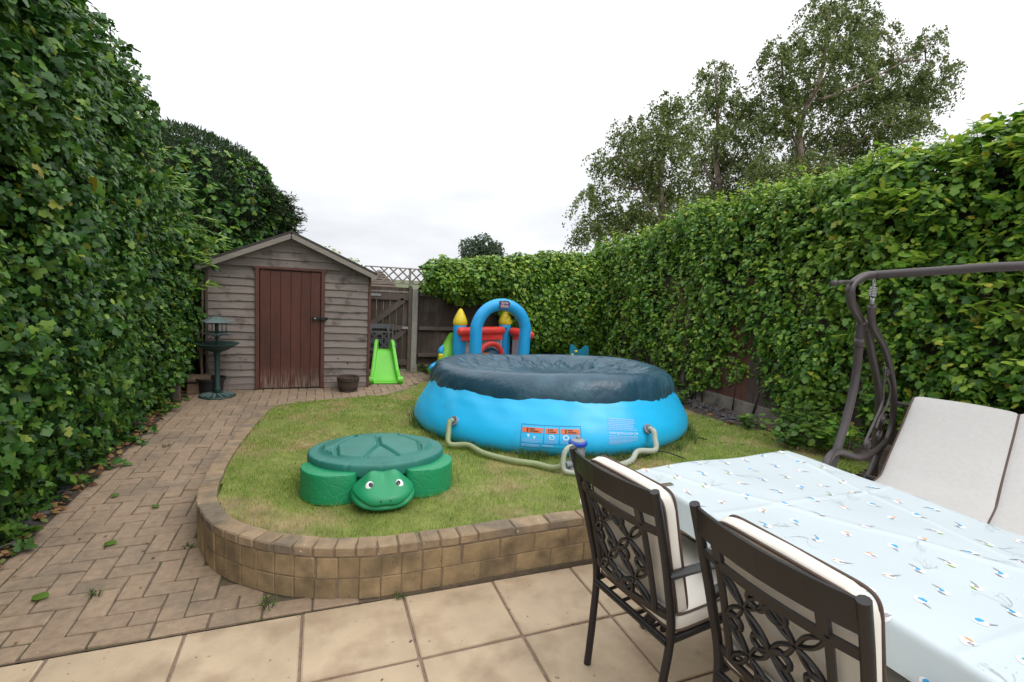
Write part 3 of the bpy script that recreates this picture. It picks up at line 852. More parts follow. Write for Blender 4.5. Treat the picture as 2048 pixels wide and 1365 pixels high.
h.tube([(sl(-0.03), -0.062, 0.955), (sl(-0.03), -0.082, 0.955)], 0.011, 10)
h.build('hasp', M['black_iron'], shed)
q = MB(); q.lathe([(0.0, 0.0), (0.012, 0.0), (0.012, 0.004), (0, 0.005)], 10); 
q.build('hasp_stud', M['steel'], shed, loc=(sl(-0.03), -0.083, 0.955), rot=(PI / 2, 0, 0))
# roof slabs, bargeboards
slope = math.atan((SAP - SEAVE) / (SX1 - SXM + 0.02))
for sgn in (-1, 1):
    a = Vector((0, 0.9, SAP + 0.055)); b = Vector((sgn * (SX1 - SXM + 0.085), 0.9, SAP + 0.055 - (SX1 - SXM + 0.085) * math.tan(slope)))
    q = MB(); q.bar(a, b, 2.1, 0.03, up=(0, 1, 0) if False else (0, 0, 1)); q.build('roof', M['felt'], shed)
    off = Vector((0, -0.165, -0.052))
    a2 = Vector((sgn * 0.0, 0, SAP + 0.055)) + off; b2 = Vector((sgn * (SX1 - SXM + 0.075), 0, SAP + 0.055 - (SX1 - SXM + 0.075) * math.tan(slope))) + off
    q = MB(); q.bar(a2, b2, 0.022, 0.058); q.build('bargeboard', M['barge'], shed)
    q = MB()
    for i in range(2):
        y0 = 0.25 + i * 0.95
        q.bar(a + Vector((0, y0 - 0.9, 0.019)), b + Vector((0, y0 - 0.9, 0.019)), 0.05, 0.008)
    q.build('felt_seam', M['felt'], shed)

# ================================================================== FENCE, GATE, POST, TRELLIS
FY = 8.32
gate = thing('garden_gate', 'dark brown boarded gate with diagonal braces between shed and concrete post', 'gate', (1.06, FY, 0))
for i in range(7):
    q = MB(); q.cbox((-0.36 + 0.108 * (i + 0.5) - 0.015, 0.0, 0.72), (0.103, 0.02, 1.36), 0.003); q.build('board', M['fence'], gate)
for z, hh in ((1.245, 0.11), (0.73, 0.075), (0.16, 0.09)):
    q = MB(); q.cbox((0, -0.03, z), (0.74, 0.038, hh), 0.004); q.build('rail', M['rail'], gate)
q = MB(); q.cbox((0, -0.02, 1.325), (0.74, 0.03, 0.03), 0.003); q.build('rail', M['lath'], gate)
for a, b in (((-0.27, 0.76), (0.27, 1.2)), ((-0.30, 0.20), (0.30, 0.70))):
    q = MB(); q.bar((a[0], -0.032, a[1]), (b[0], -0.032, b[1]), 0.085, 0.034, up=(0, 1, 0)); q.build('brace', M['rail'], gate)
q = MB(); q.cbox((-0.24, -0.054, 1.265), (0.28, 0.006, 0.035), 0.002); q.build('hinge', M['iron_grey'], gate)
q = MB(); q.cbox((0.30, -0.054, 0.735), (0.1, 0.02, 0.035), 0.003); q.build('latch', M['iron_grey'], gate)
q = MB(); q.cbox((0.375, -0.02, 0.72), (0.055, 0.07, 1.42), 0.004); q.build('gate_post', M['rail'], gate)
gate.location.x = 1.05
post = MB(); post.cbox((0, 0, 0.69), (0.095, 0.09, 1.40), 0.008)
post = tag(post.build('concrete_post', M['concrete'], None, loc=(1.505, FY - 0.02, 0)), 'pale square concrete fence post beside the gate', 'post')
fence = thing('back_fence', 'dark brown close-boarded fence behind the inflatable castle', 'fence', (1.56, FY, 0))
for i in range(33):
    q = MB(); q.cbox((0.05 + i * 0.098, 0.01 + 0.006 * (i % 2), 0.77), (0.104, 0.014, 1.3 + random.uniform(-.01, .01)), 0.003); q.build('board', M['fence'], fence)
for z in (0.735, 1.30, 0.28):
    q = MB(); q.cbox((1.62, -0.028, z), (3.2, 0.05, 0.06), 0.005); q.build('rail', M['rail'], fence)
q = MB(); q.cbox((1.62, 0.0, 0.06), (3.2, 0.05, 0.13), 0.006); q.build('gravel_board', M['rail'], fence)
q = MB(); q.cbox((1.62, 0.0, 1.43), (3.2, 0.05, 0.025), 0.004); q.build('fence_cap', M['fence'], fence)
trel = thing('trellis', 'grey diagonal lattice trellis along the top of the gate and fence', 'trellis', (0.70, FY, 1.45))
for z in (0.012, 0.262):
    q = MB(); q.cbox((0.9, 0, z), (1.8, 0.022, 0.018), 0.002); q.build('rail', M['lath'], trel)
for x in (0.0, 0.715, 1.79):
    q = MB(); q.cbox((x, 0.0, 0.11), (0.03, 0.034, 0.33 if x else 0.3), 0.003); q.build('post', M['lath'], trel)
lx = -0.2
k = 0
while lx < 1.8:
    for sgn, yy in ((1, -0.008), (-1, 0.008)):
        a = [lx, 0.0] if sgn > 0 else [lx + 0.24, 0.0]
        b = [lx + 0.26, 0.26] if sgn > 0 else [lx - 0.02, 0.26]
        if min(a[0], b[0]) < -0.02 or max(a[0], b[0]) > 1.82: continue
        q = MB(); q.bar((a[0], yy, a[1] + 0.01), (b[0], yy, b[1] + 0.005), 0.022, 0.012, up=(0, 1, 0)); q.build('lath', M['lath'], trel)
    lx += 0.15

# fence along the right side, mostly lost behind the ivy
sidef = thing('side_fence', 'dark side fence on concrete gravel boards, buried in ivy on the right', 'fence', (5.02, 0, 0))
for i in range(84):
    q = MB(); q.cbox((0.012 + 0.005 * (i % 2), 0.3 + i * 0.097, 1.0), (0.014, 0.102, 1.6), 0.003); q.build('board', M['door_frame'] if i in range(45, 62) else M['fence'], sidef)
for i in range(3):
    y0 = 0.3 + i * 2.72
    q = MB(); q.cbox((-0.01, y0 + 1.35, 0.16), (0.05, 2.66, 0.19), 0.006); q.build('gravel_board', M['gravel_board'], sidef)
for i in range(4):
    q = MB(); q.cbox((-0.045, 0.28 + i * 2.72, 0.95), (0.07, 0.07, 1.9), 0.005); q.build('post', M['rail'], sidef)

# ================================================================== HEDGES
def leaf_dirs(N, spread=0.5, up=0.45, down=1.0):
    n = len(N)
    R_ = RNG.normal(0, 1, (n, 3))
    NN = unit(N * 0.75 + np.array([0, 0, up]) + R_ * spread)
    T = np.array([0, 0, -down]) + RNG.normal(0, 0.6, (n, 3)) + N * 0.35
    return NN, T

def surf_sample(fn, n, u0, u1, v0, v1, e=1e-3, weight=None):
    """random points and outward normals on fn(u, v)"""
    u = RNG.uniform(u0, u1, n); v = RNG.uniform(v0, v1, n)
    p = fn(u, v); pu = fn(u + e, v); pv = fn(u, v + e)
    c = np.cross(pu - p, pv - p)
    a = np.linalg.norm(c, axis=1)
    keep = RNG.random(n) < a / np.percentile(a, 97)
    return p[keep], unit(c[keep]), u[keep], v[keep]

def stems(name, paths, material, parent, r=0.006, n=5):
    q = MB()
    for p, rr in paths: q.tube(p, [rr * (1 - 0.6 * i / (len(p) - 1)) for i in range(len(p))], n)
    return tag(q.build(name, material, parent, smooth=True), kind='stuff')

# --- tall ivy hedge on the left
def left_T(y): return np.interp(y, [0.5, 4.6, 5.6, 6.4, 7.2, 8.0, 9.0, 10.0], [4.1, 4.0, 3.85, 3.5, 3.0, 2.5, 2.0, 1.6])
def left_surf(y, t, inset=0.0):
    T = left_T(y) - inset * 0.7
    b = 0.20 * wob(0, y * 1.25, t * 2.6, 1) + 0.08 * wob(0, y * 4.1, t * 8, 2) + 0.035 * wob(0, y * 9.1, t * 19, 5)
    ang = np.clip((t - 0.5) / 0.5, 0, 1) * PI * 0.62
    zf = T * 0.58
    R = T - zf
    z = np.where(t < 0.5, 0.02 + t * 2 * (zf - 0.02), zf + R * np.sin(ang))
    x = -1.50 - inset - 0.12 * np.clip((0.3 - t * 2) / 0.3, 0, 1) - np.where(t < 0.5, 0, 0.95 * (1 - np.cos(ang)))
    bul = b * np.where(t < 0.5, np.clip(t * 8, 0.2, 0.75), 0.9)
    x = x + bul * np.cos(ang * 0.8)
    z = z + bul * 0.6 * np.sin(ang)
    return np.stack([x, y, z], -1)
hedgeL = thing('ivy_hedge', 'tall dark ivy-covered hedge rising along the brick path beside the shed', 'hedge', (0, 0, 0))
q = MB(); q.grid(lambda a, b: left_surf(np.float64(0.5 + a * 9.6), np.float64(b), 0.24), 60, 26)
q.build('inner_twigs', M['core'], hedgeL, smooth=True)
fnL = lambda u, v: left_surf(u, v)
P, N, u, v = surf_sample(lambda a, b: left_surf(b, a), 230000, 0, 1, 0.7, 9.8)
N = -N
yy = P[:, 1]
k = RNG.random(len(P)) < np.clip(4.2 / np.hypot(P[:, 0] * 1.0, P[:, 1]), 0.5, 1) * 0.85
P, N = P[k], N[k]
print('left leaves', len(P))
depth = RNG.random(len(P)) ** 1.6 * 0.26
big = RNG.random(len(P))
S = np.clip(RNG.lognormal(math.log(0.043), 0.33, len(P)), 0.022, 0.085) * np.where(wob(P[:, 0] * 2, P[:, 1] * 2, P[:, 2] * 2, 9) > 0.15, 1.15, 0.85)
clump = wob(P[:, 0] * 5, P[:, 1] * 5, P[:, 2] * 5, 6)
gap = wob(P[:, 0] * 6.3, P[:, 1] * 6.3, P[:, 2] * 6.3, 40) + 0.5 * wob(P[:, 0] * 14, P[:, 1] * 14, P[:, 2] * 14, 41)
depth = np.where((gap < -0.30) & (RNG.random(len(P)) < 0.9), 0.16 + 0.12 * RNG.random(len(P)), depth)
PP = P - N * (depth - 0.05 - 0.07 * clump)[:, None]
NN, T = leaf_dirs(N)
outer = depth < 0.07
idx = pick_large(PP, S, outer, 280)
sel = np.zeros(len(P), bool); sel[idx] = True
new = (clump > 0.55) & (RNG.random(len(P)) < 0.30) & outer & ~sel
old = ~sel & ~new
kind_o = RNG.random(len(P)) < 0.08
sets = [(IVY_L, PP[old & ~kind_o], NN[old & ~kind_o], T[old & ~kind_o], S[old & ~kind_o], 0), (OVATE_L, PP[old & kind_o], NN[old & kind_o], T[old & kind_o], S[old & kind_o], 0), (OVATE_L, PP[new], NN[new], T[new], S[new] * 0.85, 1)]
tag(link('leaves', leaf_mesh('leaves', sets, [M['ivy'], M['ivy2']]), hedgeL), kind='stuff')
leaf_parts(IVY_L, PP[idx], NN[idx], T[idx], S[idx], M['ivy'], hedgeL)
# long leaved shoots that poke out of the far edge
def shoots(name, roots, L, nl, size, tm, material, parent, droop=0.3, wid=0.004):
    VV, FF, o = [], [], 0
    st = []
    for (p, d) in roots:
        p = np.array(p, float); d = unit(np.array(d, float)); l = L * random.uniform(0.6, 1.2)
        side = unit(np.cross(d, [0.3, 0.2, 1]))
        pts = [p + d * l * t + np.array([0, 0, -droop * l * t * t]) for t in np.linspace(0, 1, 6)]
        st.append((pts, wid))
        t = np.linspace(0.15, 1, nl)
        bp = np.array([p + d * l * q_ + np.array([0, 0, -droop * l * q_ * q_]) for q_ in t])
        al = np.where(np.arange(nl) % 2 == 0, 1, -1)[:, None]
        TT = d[None] * 0.7 + side[None] * al * 0.9 + RNG.normal(0, 0.25, (nl, 3)) + np.array([0, 0, -0.15])
        NN_ = np.array([0, 0, 1.0])[None] + RNG.normal(0, 0.35, (nl, 3))
        SS = size * RNG.uniform(0.7, 1.2, nl)
        V, F = leaf_arrays(tm, bp, NN_, TT, SS)
        VV.append(V); FF.append(F + o); o += len(V)
    if st: stems(name + '_stems', st, M['twig'], parent)
    return tag(link(name, np_mesh(name, np.concatenate(VV), np.concatenate(FF), material), parent), kind='stuff')
rt = []
for i in range(46):
    y, t = random.uniform(5.8, 8.6), random.uniform(0.3, 0.8)
    p = left_surf(np.float64(y), np.float64(t))
    rt.append((p, (random.uniform(0.5, 1), random.uniform(0.0, 0.7), random.uniform(0.0, 0.7))))
shoots('long_leaved_shoots', rt, 0.34, 14, 0.15, LANCE_L, M['ivy2'], hedgeL)
rt = []
for i in range(30):
    y, t = random.uniform(1.5, 6.0), random.uniform(0.45, 0.95)
    p = left_surf(np.float64(y), np.float64(t))
    rt.append((p, (random.uniform(0.2, 1), random.uniform(-0.5, 0.5), random.uniform(0.0, 0.9))))
shoots('elder_shoots', rt, 0.17, 10, 0.085, OVATE_L, M['ivy'], hedgeL)
q = MB(); q.cbox((0, 0, 0.11), (0.07, 0.07, 0.42), 0.006)
tag(q.build('wooden_stake', M['rail'], None, loc=(-1.475, 6.5, 0.05)), 'short grey wooden post showing at the foot of the tall ivy hedge', 'post')

# --- ivy hedge along the right side
def right_T(y): return np.interp(y, [0, 2.4, 4, 5.8, 7, 8.5, 9.5], [3.12, 3.05, 2.9, 2.84, 2.6, 2.36, 2.2])
def right_surf(y, t, inset=0.0):
    T = right_T(y)
    b = 0.12 * wob(2, y * 1.6, t * 3.4, 3) + 0.07 * wob(1, y * 4.6, t * 8.5, 4) + 0.035 * wob(1, y * 10, t * 20, 7)
    ang = np.clip((t - 0.6) / 0.4, 0, 1) * PI * 0.72
    foot = 0.20 + 0.06 * np.sin(y * 3.1) + 0.05 * np.sin(y * 7.3)
    foot = foot + 0.26 * np.exp(-((y - 4.75) / 0.5) ** 2) - 0.1 * np.exp(-((y - 2.7) / 0.9) ** 2)
    zf = T - 0.42
    z = np.where(t < 0.6, foot + t / 0.6 * (zf - foot), zf + 0.42 * np.sin(ang))
    x = 4.86 + inset + np.where(t < 0.6, 0.16 * np.clip((0.18 - t) / 0.18, 0, 1), 0.42 * (1 - np.cos(ang)))
    x = x - b * np.cos(ang)
    z = z + b * 0.7 * np.sin(ang) - inset * np.sin(ang) * 0.9
    return np.stack([x, y, z], -1)
hedgeR = thing('ivy_hedge', 'long mid-green ivy hedge along the right fence, pale new growth on top', 'hedge', (0, 0, 0))
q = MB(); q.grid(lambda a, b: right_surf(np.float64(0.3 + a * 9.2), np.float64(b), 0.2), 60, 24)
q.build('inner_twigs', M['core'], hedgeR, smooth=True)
P, N, u, v = surf_sample(lambda b, a: right_surf(b, a), 150000, 0.6, 9.4, 0, 1)
k = RNG.random(len(P)) < np.clip(4.8 / np.hypot(P[:, 0], P[:, 1]), 0.55, 1) * 1.0
P, N, u, v = P[k], N[k], u[k], v[k]
N = -N
depth = RNG.random(len(P)) ** 1.6 * 0.24
clump = wob(P[:, 0] * 5, P[:, 1] * 5, P[:, 2] * 5, 16)
S = np.clip(RNG.lognormal(math.log(0.043), 0.34, len(P)), 0.022, 0.092) * np.where(P[:, 1] < 3.6, 1.1, 0.95)
gap = wob(P[:, 0] * 6.3, P[:, 1] * 6.3, P[:, 2] * 6.3, 50) + 0.5 * wob(P[:, 0] * 14, P[:, 1] * 14, P[:, 2] * 14, 51)
depth = np.where((gap < -0.30) & (v < 0.75) & (RNG.random(len(P)) < 0.9), 0.15 + 0.12 * RNG.random(len(P)), depth)
PP = P - N * (depth - 0.05 - 0.07 * clump)[:, None]
NN, T = leaf_dirs(N, up=0.6)
outer = depth < 0.07
idx = pick_large(PP, S, outer, 280)
sel = np.zeros(len(P), bool); sel[idx] = True
topness = np.clip((v - 0.62) / 0.25, 0, 1)
nearend = np.clip((3.4 - u) / 1.2, 0, 1)
lime = ~sel & outer & (RNG.random(len(P)) < (0.13 + 0.85 * topness + 0.2 * nearend * (v > 0.35)) * np.clip(0.5 + 0.9 * clump, 0.05, 1.1))
ov = ~sel & ~lime & (RNG.random(len(P)) < 0.10 + 0.4 * nearend)
iv = ~sel & ~lime & ~ov
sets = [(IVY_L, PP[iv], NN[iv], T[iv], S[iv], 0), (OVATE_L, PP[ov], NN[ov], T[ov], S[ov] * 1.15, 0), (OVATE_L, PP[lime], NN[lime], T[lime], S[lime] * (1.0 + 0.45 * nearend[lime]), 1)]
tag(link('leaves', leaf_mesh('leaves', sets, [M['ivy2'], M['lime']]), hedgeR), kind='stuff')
leaf_parts(IVY_L, PP[idx], NN[idx], T[idx], S[idx], M['ivy2'], hedgeR)
rt = []
for i in range(120):
    y = random.uniform(0.9, 8.5); t = random.uniform(0.66, 0.95)
    p = right_surf(np.float64(y), np.float64(t))
    rt.append((p, (random.uniform(-0.6, 0.3), random.uniform(-0.5, 0.5), random.uniform(0.5, 1.2))))
shoots('new_shoots', rt, 0.22, 9, 0.055, OVATE_L, M['lime'], hedgeR, droop=0.1, wid=0.003)
rt = []
for i in range(90):
    y = random.uniform(0.9, 3.3); t = random.uniform(0.25, 0.9)
    p = right_surf(np.float64(y), np.float64(t))
    rt.append((p, (random.uniform(-1.0, -0.3), random.uniform(-0.7, 0.7), random.uniform(-0.1, 0.6))))
shoots('broad_leaved_shoots', rt, 0.30, 9, 0.088, OVATE_L, M['lime'], hedgeR, droop=0.35)
st = []
for i in range(40):
    y = random.uniform(1.6, 8.2)
    st.append(([(4.98, y, lawn_z(0, y) - 0.03), (4.93 + random.uniform(-.05, .05), y + random.uniform(-.1, .1), 0.4), (4.92, y + random.uniform(-.2, .2), 0.9)], random.uniform(0.008, 0.02)))
stems('stems', st, M['twig'], hedgeR)

# --- ivy tumbling over the back fence
ivyB = thing('ivy_mound', 'rounded mound of green ivy spilling over the dark back fence', 'ivy', (0, 0, 0))
def back_surf(x, t, inset=0.0):
    b = 0.10 * wob(x * 2.2, 1, t * 4, 12) + 0.06 * wob(x * 6, 2, t * 9, 13)
    T = np.interp(x, [1.62, 1.9, 2.4, 3.0, 3.6, 4.2, 4.9], [1.72, 1.86, 1.88, 2.00, 2.06, 2.10, 2.2])
    bot = np.interp(x, [1.62, 1.85, 2.2, 2.8, 3.1, 3.4, 4.9], [1.52, 1.36, 1.22, 1.24, 0.95, 0.5, 0.25])
    ang = (t - 0.25) * PI
    rz = (T - bot) / 2
    z = (T + bot) / 2 + rz * np.sin(ang) - inset * np.sin(ang)
    y = 8.3 - (0.34 - inset) * np.cos(ang) * np.clip((x - 1.55) * 5, 0.3, 1) - 0.02
    return np.stack([x, y - b * np.cos(ang), z + b * np.sin(ang) * 0.6], -1)
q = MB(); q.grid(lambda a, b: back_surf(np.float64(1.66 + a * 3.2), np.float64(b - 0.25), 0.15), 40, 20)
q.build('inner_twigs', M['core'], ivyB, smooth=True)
P, N, u, v = surf_sample(lambda a, b: back_surf(a, b), 30000, 1.62, 4.9, -0.25, 0.95)
depth = RNG.random(len(P)) ** 1.6 * 0.2
PP = P - N * (depth - 0.06)[:, None]
NN, T = leaf_dirs(N, up=0.6)
S = RNG.uniform(0.04, 0.085, len(P))
lime = RNG.random(len(P)) < np.where(P[:, 2] > 1.8, 0.5, 0.12)
sets = [(IVY_L, PP[~lime], NN[~lime], T[~lime], S[~lime], 0), (OVATE_L, PP[lime], NN[lime], T[lime], S[lime], 1)]
tag(link('leaves', leaf_mesh('leaves', sets, [M['ivy2'], M['lime']]), ivyB), kind='stuff')
rt = []
for i in range(40):
    x = random.uniform(1.65, 3.2); t = random.uniform(-0.2, 0.8)
    p = back_surf(np.float64(x), np.float64(t))
    rt.append((p, (random.uniform(-0.7, 0.4), random.uniform(-0.8, -0.1), random.uniform(-0.6, 0.6))))
shoots('shoots', rt, 0.24, 8, 0.07, OVATE_L, M['ivy2'], ivyB, droop=0.4)

# --- clipped cypress behind the shed, ivy climbing its face
cyp = thing('cypress_tree', 'dark clipped cypress behind the shed with ivy climbing it and feathery sprays', 'tree', (-2.22, 10.2, -0.12))
q = MB(); q.tube([(0, 0, -0.1), (0.05, 0, 1.2), (0, 0.05, 2.6), (0, 0, 3.5)], [0.16, 0.13, 0.09, 0.03], 9); q.build('trunk', M['twig'], cyp, smooth=True)
def cyp_surf(a, t, inset=0.0):
    prof_z = np.array([0.6, 1.3, 1.9, 2.5, 2.9, 3.3, 3.65, 3.88, 3.95]); prof_r = np.array([1.45, 1.62, 1.60, 1.56, 1.44, 1.22, 0.92, 0.45, 0.0])
    z = np.interp(t, np.linspace(0, 1, 9), prof_z); r = np.interp(t, np.linspace(0, 1, 9), prof_r)
    b = 0.09 * wob(np.cos(a) * 3, np.sin(a) * 3, z * 2.5, 21) + 0.05 * wob(np.cos(a) * 8, np.sin(a) * 8, z * 7, 22)
    r = np.maximum(r + b - inset, 0.0)
    return np.stack([r * np.cos(a) * 1.08, r * np.sin(a), z - inset * 0.5 * t], -1)
q = MB(); q.grid(lambda a, b: cyp_surf(np.float64(a * 2 * PI), np.float64(b), 0.22), 40, 24, cu=True); q.build('inner_twigs', M['core'], cyp, smooth=True)
P, N, u, v = surf_sample(lambda a, b: cyp_surf(a, b), 120000, PI * 0.85, PI * 2.2, 0, 1)
depth = RNG.random(len(P)) ** 1.5 * 0.2
PP = P - N * (depth - 0.04)[:, None]
T = N * 0.9 + np.array([0, 0, 0.7]) + RNG.normal(0, 0.45, (len(P), 3))
NN = unit(N * 0.4 + RNG.normal(0, 0.7, (len(P), 3)))
S = RNG.uniform(0.05, 0.12, len(P))
kk = RNG.random(len(P)) < 0.85
tag(link('crown', leaf_mesh('crown', [(SPRAY_L, PP[kk], NN[kk], T[kk], S[kk], 0)], [M['conifer']]), cyp), kind='stuff')
m_iv = (P[:, 0] > -0.1) & (P[:, 1] < 0.35) & (RNG.random(len(P)) < 0.10) & (P[:, 0] > 0.25) & (wob(P[:, 0] * 3, P[:, 1] * 3, P[:, 2] * 3, 30) > -0.35) & (P[:, 2] < 3.5)
NI, TI = leaf_dirs(N[m_iv])
tag(link('ivy', leaf_mesh('ivy', [(IVY_L, P[m_iv] + N[m_iv] * 0.07, NI, TI, RNG.uniform(0.07, 0.13, m_iv.sum()), 0)], [M['ivy']]), cyp), kind='stuff')
rt = []
for (z, n_, L) in ((2.95, 20, 0.42), (2.72, 30, 0.62), (2.5, 24, 0.5), (2.2, 24, 0.5), (2.0, 16, 0.4)):
    for i in range(n_):
        a = random.uniform(-0.75, 0.25)
        p = cyp_surf(np.float64(a), np.float64(np.interp(z + random.uniform(-.1, .1), [0.6, 1.3, 1.9, 2.5, 2.9, 3.3, 3.65, 3.88], np.linspace(0, 0.875, 8))))
        rt.append((p * np.array([0.95, 0.95, 1]), (1, random.uniform(-0.5, 0.3), random.uniform(-0.05, 0.45))))
shoots('fronds', rt, 0.36, 60, 0.09, SPRAY_L, M['conifer'], cyp, droop=0.12)

# --- birches over the right hedge
def birch(label, base, trunk, limbs, clumps, group, seed):
    rg = np.random.default_rng(seed)
    t = thing('birch_tree', label, 'tree', base, (0, 0, 0), group)
    B = np.array(base)
    pts = [np.array(base)] + [np.array(p) for p in trunk]
    sp = [p - B for p in spline(pts, 5)]
    q = MB(); q.tube(sp, list(np.linspace(0.12, 0.022, len(sp))), 8); q.build('trunk', M['bark'], t, smooth=True)
    skeleton = np.array(sp)
    for lb in limbs:
        s2 = [np.array(p) - B for p in spline(lb, 5)]
        q = MB(); q.tube(s2, list(np.linspace(0.045, 0.010, len(s2))), 7); q.build('limb', M['bark'], t, smooth=True)
        skeleton = np.concatenate([skeleton, s2])
    VP, VN, VT, VS = [], [], [], []
    tw = MB()
    for cx_, cy_, cz_, r in clumps:
        c = np.array([cx_, cy_, cz_]) - B
        d = np.linalg.norm(skeleton - c - np.array([0, 0, -0.6]), axis=1)
        low = skeleton[np.argmin(d)]
        mid = (low + c) / 2 + np.array([0, 0, 0.15])
        tw.tube(spline([low, mid, c + np.array([0, 0, r * 0.4])], 4), [0.022, 0.02, 0.018, 0.016, 0.014, 0.012, 0.010, 0.008, 0.006][:9], 5)
        nt = int(64 * (r / 0.6) ** 2)
        for _ in range(nt):
            dirn = rg.normal(0, 1, 3); dirn /= np.linalg.norm(dirn)
            s0 = c + dirn * r * rg.uniform(0.15, 0.95) * np.array([1, 1, 0.85])
            L = rg.uniform(0.3, 0.85) * (0.7 + 0.5 * r)
            out = unit(np.array([dirn[0], dirn[1], 0.25]) + rg.normal(0, 0.35, 3))
            nl = int(rg.integers(30, 52))
            tt = np.sort(rg.random(nl))
            bp = s0 + out[None] * (L * 0.55 * tt)[:, None] + np.array([0, 0, -1.0])[None] * (L * 0.8 * tt ** 2)[:, None] + rg.normal(0, 0.03, (nl, 3))
            VP.append(bp); VN.append(rg.normal(0, 1, (nl, 3)) + np.array([0, 0, 0.4]))
            VT.append(np.array([0, 0, -0.9]) + rg.normal(0, 0.7, (nl, 3)) + out * 0.4); VS.append(rg.uniform(0.042, 0.082, nl))
    tw.build('branches', M['bark'], t, smooth=True)
    VP, VN, VT, VS = (np.concatenate(a) for a in (VP, VN, VT, VS))
    tag(link('crown', leaf_mesh('crown', [(DIAM_L, VP, VN, VT, VS, 0)], [M['birch']]), t), kind='stuff')
    return t
BC = [(5.98,10.53,3.69,0.45),(6.81,10.99,4.63,0.62),(6.46,10.57,3.22,0.66),(7.33,11.01,5.43,0.62),(7.60,10.83,4.47,0.81),(7.43,9.84,5.76,0.51),(7.26,9.68,4.88,0.73),(8.58,10.87,4.22,0.84),(7.05,10.12,3.35,0.77),(8.22,9.61,3.42,0.70),(6.71,11.80,2.98,0.53),(8.42,10.30,5.54,0.55),(7.7,10.3,2.6,0.8)]
BA = [(10.40,11.88,7.77,0.50),(10.13,11.09,6.80,0.6),(9.80,11.57,6.82,0.44),(9.76,10.40,5.72,0.66),(10.90,10.93,5.18,0.83),(10.34,11.68,5.39,0.71),(10.83,10.87,6.47,0.61),(10.56,11.20,4.37,0.84),(9.6,10.6,3.6,0.8)]
BB = [(12.31,10.18,9.17,0.63),(11.36,8.73,8.16,0.60),(13.65,9.85,8.77,0.60),(11.76,10.05,8.13,0.67),(10.39,9.71,7.58,0.46),(11.18,8.59,7.20,0.71),(14.20,9.85,8.06,0.71),(10.79,9.95,6.93,0.73),(12.20,10.11,7.12,0.79),(13.74,9.95,7.10,0.96),(14.29,9.27,7.11,0.77),(15.50,9.58,8.81,0.52),(14.25,8.43,7.43,0.42),(15.16,9.20,7.31,0.67),(10.74,9.77,5.90,0.75),(13.00,10.27,6.00,0.97),(14.13,9.67,6.03,0.82),(12.93,7.92,5.88,0.42),(9.84,9.09,4.56,0.70),(10.91,8.90,4.55,0.72),(13.73,9.95,5.10,0.69),(13.28,8.77,6.17,0.63),(11.9,9.6,4.9,0.8),(12.6,9.9,4.3,0.8)]
birch('lowest and leftmost birch over the right hedge, its crown drooping to the ivy', (7.75, 10.4, -0.05), [(7.70,10.26,2.35),(7.86,10.32,3.33),(7.79,10.46,4.31),(7.95,10.55,5.53),(8.0,10.62,6.1)], [[(7.8,10.3,3.2),(7.2,10.4,4.0),(6.8,10.6,4.6)]], BC, 'birches beyond the right hedge', 1)
birch('slender middle birch with a pinkish bare trunk showing above the right hedge', (10.25, 10.5, -0.05), [(10.21,10.65,3.07),(10.09,10.85,4.27),(9.95,11.01,5.20),(9.99,11.15,6.40),(9.90,11.33,7.60)], [[(10.07,10.85,4.20),(9.62,11.0,4.91),(9.30,11.0,5.42)]], BA, 'birches beyond the right hedge', 2)
birch('tallest birch, its wide crown reaching the top of the picture above the right hedge', (11.3, 9.2, -0.05), [(11.36,9.36,3.34),(11.41,9.50,4.60),(11.33,9.70,5.98),(11.79,9.66,7.14),(11.95,9.75,8.41),(12.06,9.78,9.04)], [[(11.34,9.62,5.35),(10.98,9.87,6.21),(10.90,10.08,7.71)], [(11.80,9.60,6.64),(12.74,9.28,7.07),(14.26,8.79,8.04)], [(11.4,9.5,4.6),(12.6,9.6,5.4),(13.7,9.8,6.2)]], BB, 'birches beyond the right hedge', 3)

# --- far tree, bush behind the shed, neighbour's roof
ft = thing('distant_tree', 'small rounded grey-green tree far away above the back fence', 'tree', (7.6, 24.2, -0.05))
q = MB(); q.tube([(0, 0, 0), (0.05, 0, 1.5), (0, 0, 3)], [0.16, 0.12, 0.05], 8); q.build('trunk', M['twig'], ft, smooth=True)
VP = []
for x, y, z, r in [(7.14,24.57,3.17,0.63),(7.63,24.04,3.36,0.65),(8.28,23.99,3.16,0.50),(7.31,24.18,2.67,0.75),(8.05,23.86,2.72,0.65),(7.6,24.1,2.2,0.9)]:
    dd = unit(RNG.normal(0, 1, (900, 3))) * (r * RNG.random((900, 1)) ** 0.4)
    VP.append(dd + np.array([x - 7.6, y - 24.2, z + 0.05]))
VP = np.concatenate(VP); n = len(VP)
tag(link('crown', leaf_mesh('crown', [(DIAM_L, VP, RNG.normal(0, 1, (n, 3)), RNG.normal(0, 1, (n, 3)), RNG.uniform(0.08, 0.17, n), 0)], [M['fartree']]), ft), kind='stuff')
bush = thing('garden_bush', 'wispy pale green bush peeping over the right slope of the shed roof', 'bush', (0.35, 11.35, -0.05))
rt = []
for x, z in ((0.03, 2.13), (0.18, 2.06), (0.35, 2.0), (0.53, 1.92), (0.68, 1.86), (0.1, 1.9), (0.4, 1.85)):
    for i in range(9): rt.append(((x - 0.35 + random.uniform(-.1, .1), random.uniform(-.2, .2), z - 0.2), (random.uniform(-.6, .8), random.uniform(-.5, .5), 1)))
shoots('leaves', rt, 0.30, 12, 0.06, OVATE_L, M['lime'], bush, droop=0.1)
stems('stems', [([(0.02 * i, 0, -0.05), (0.05 * i - 0.1, 0, 1.0), (0.1 * i - 0.3, 0, 1.9)], 0.015) for i in range(6)], M['twig'], bush)
hs = thing('neighbour_house', 'brown tiled roof of a house glimpsed through the trellis', 'house', (2.95, 26.0, -0.05))
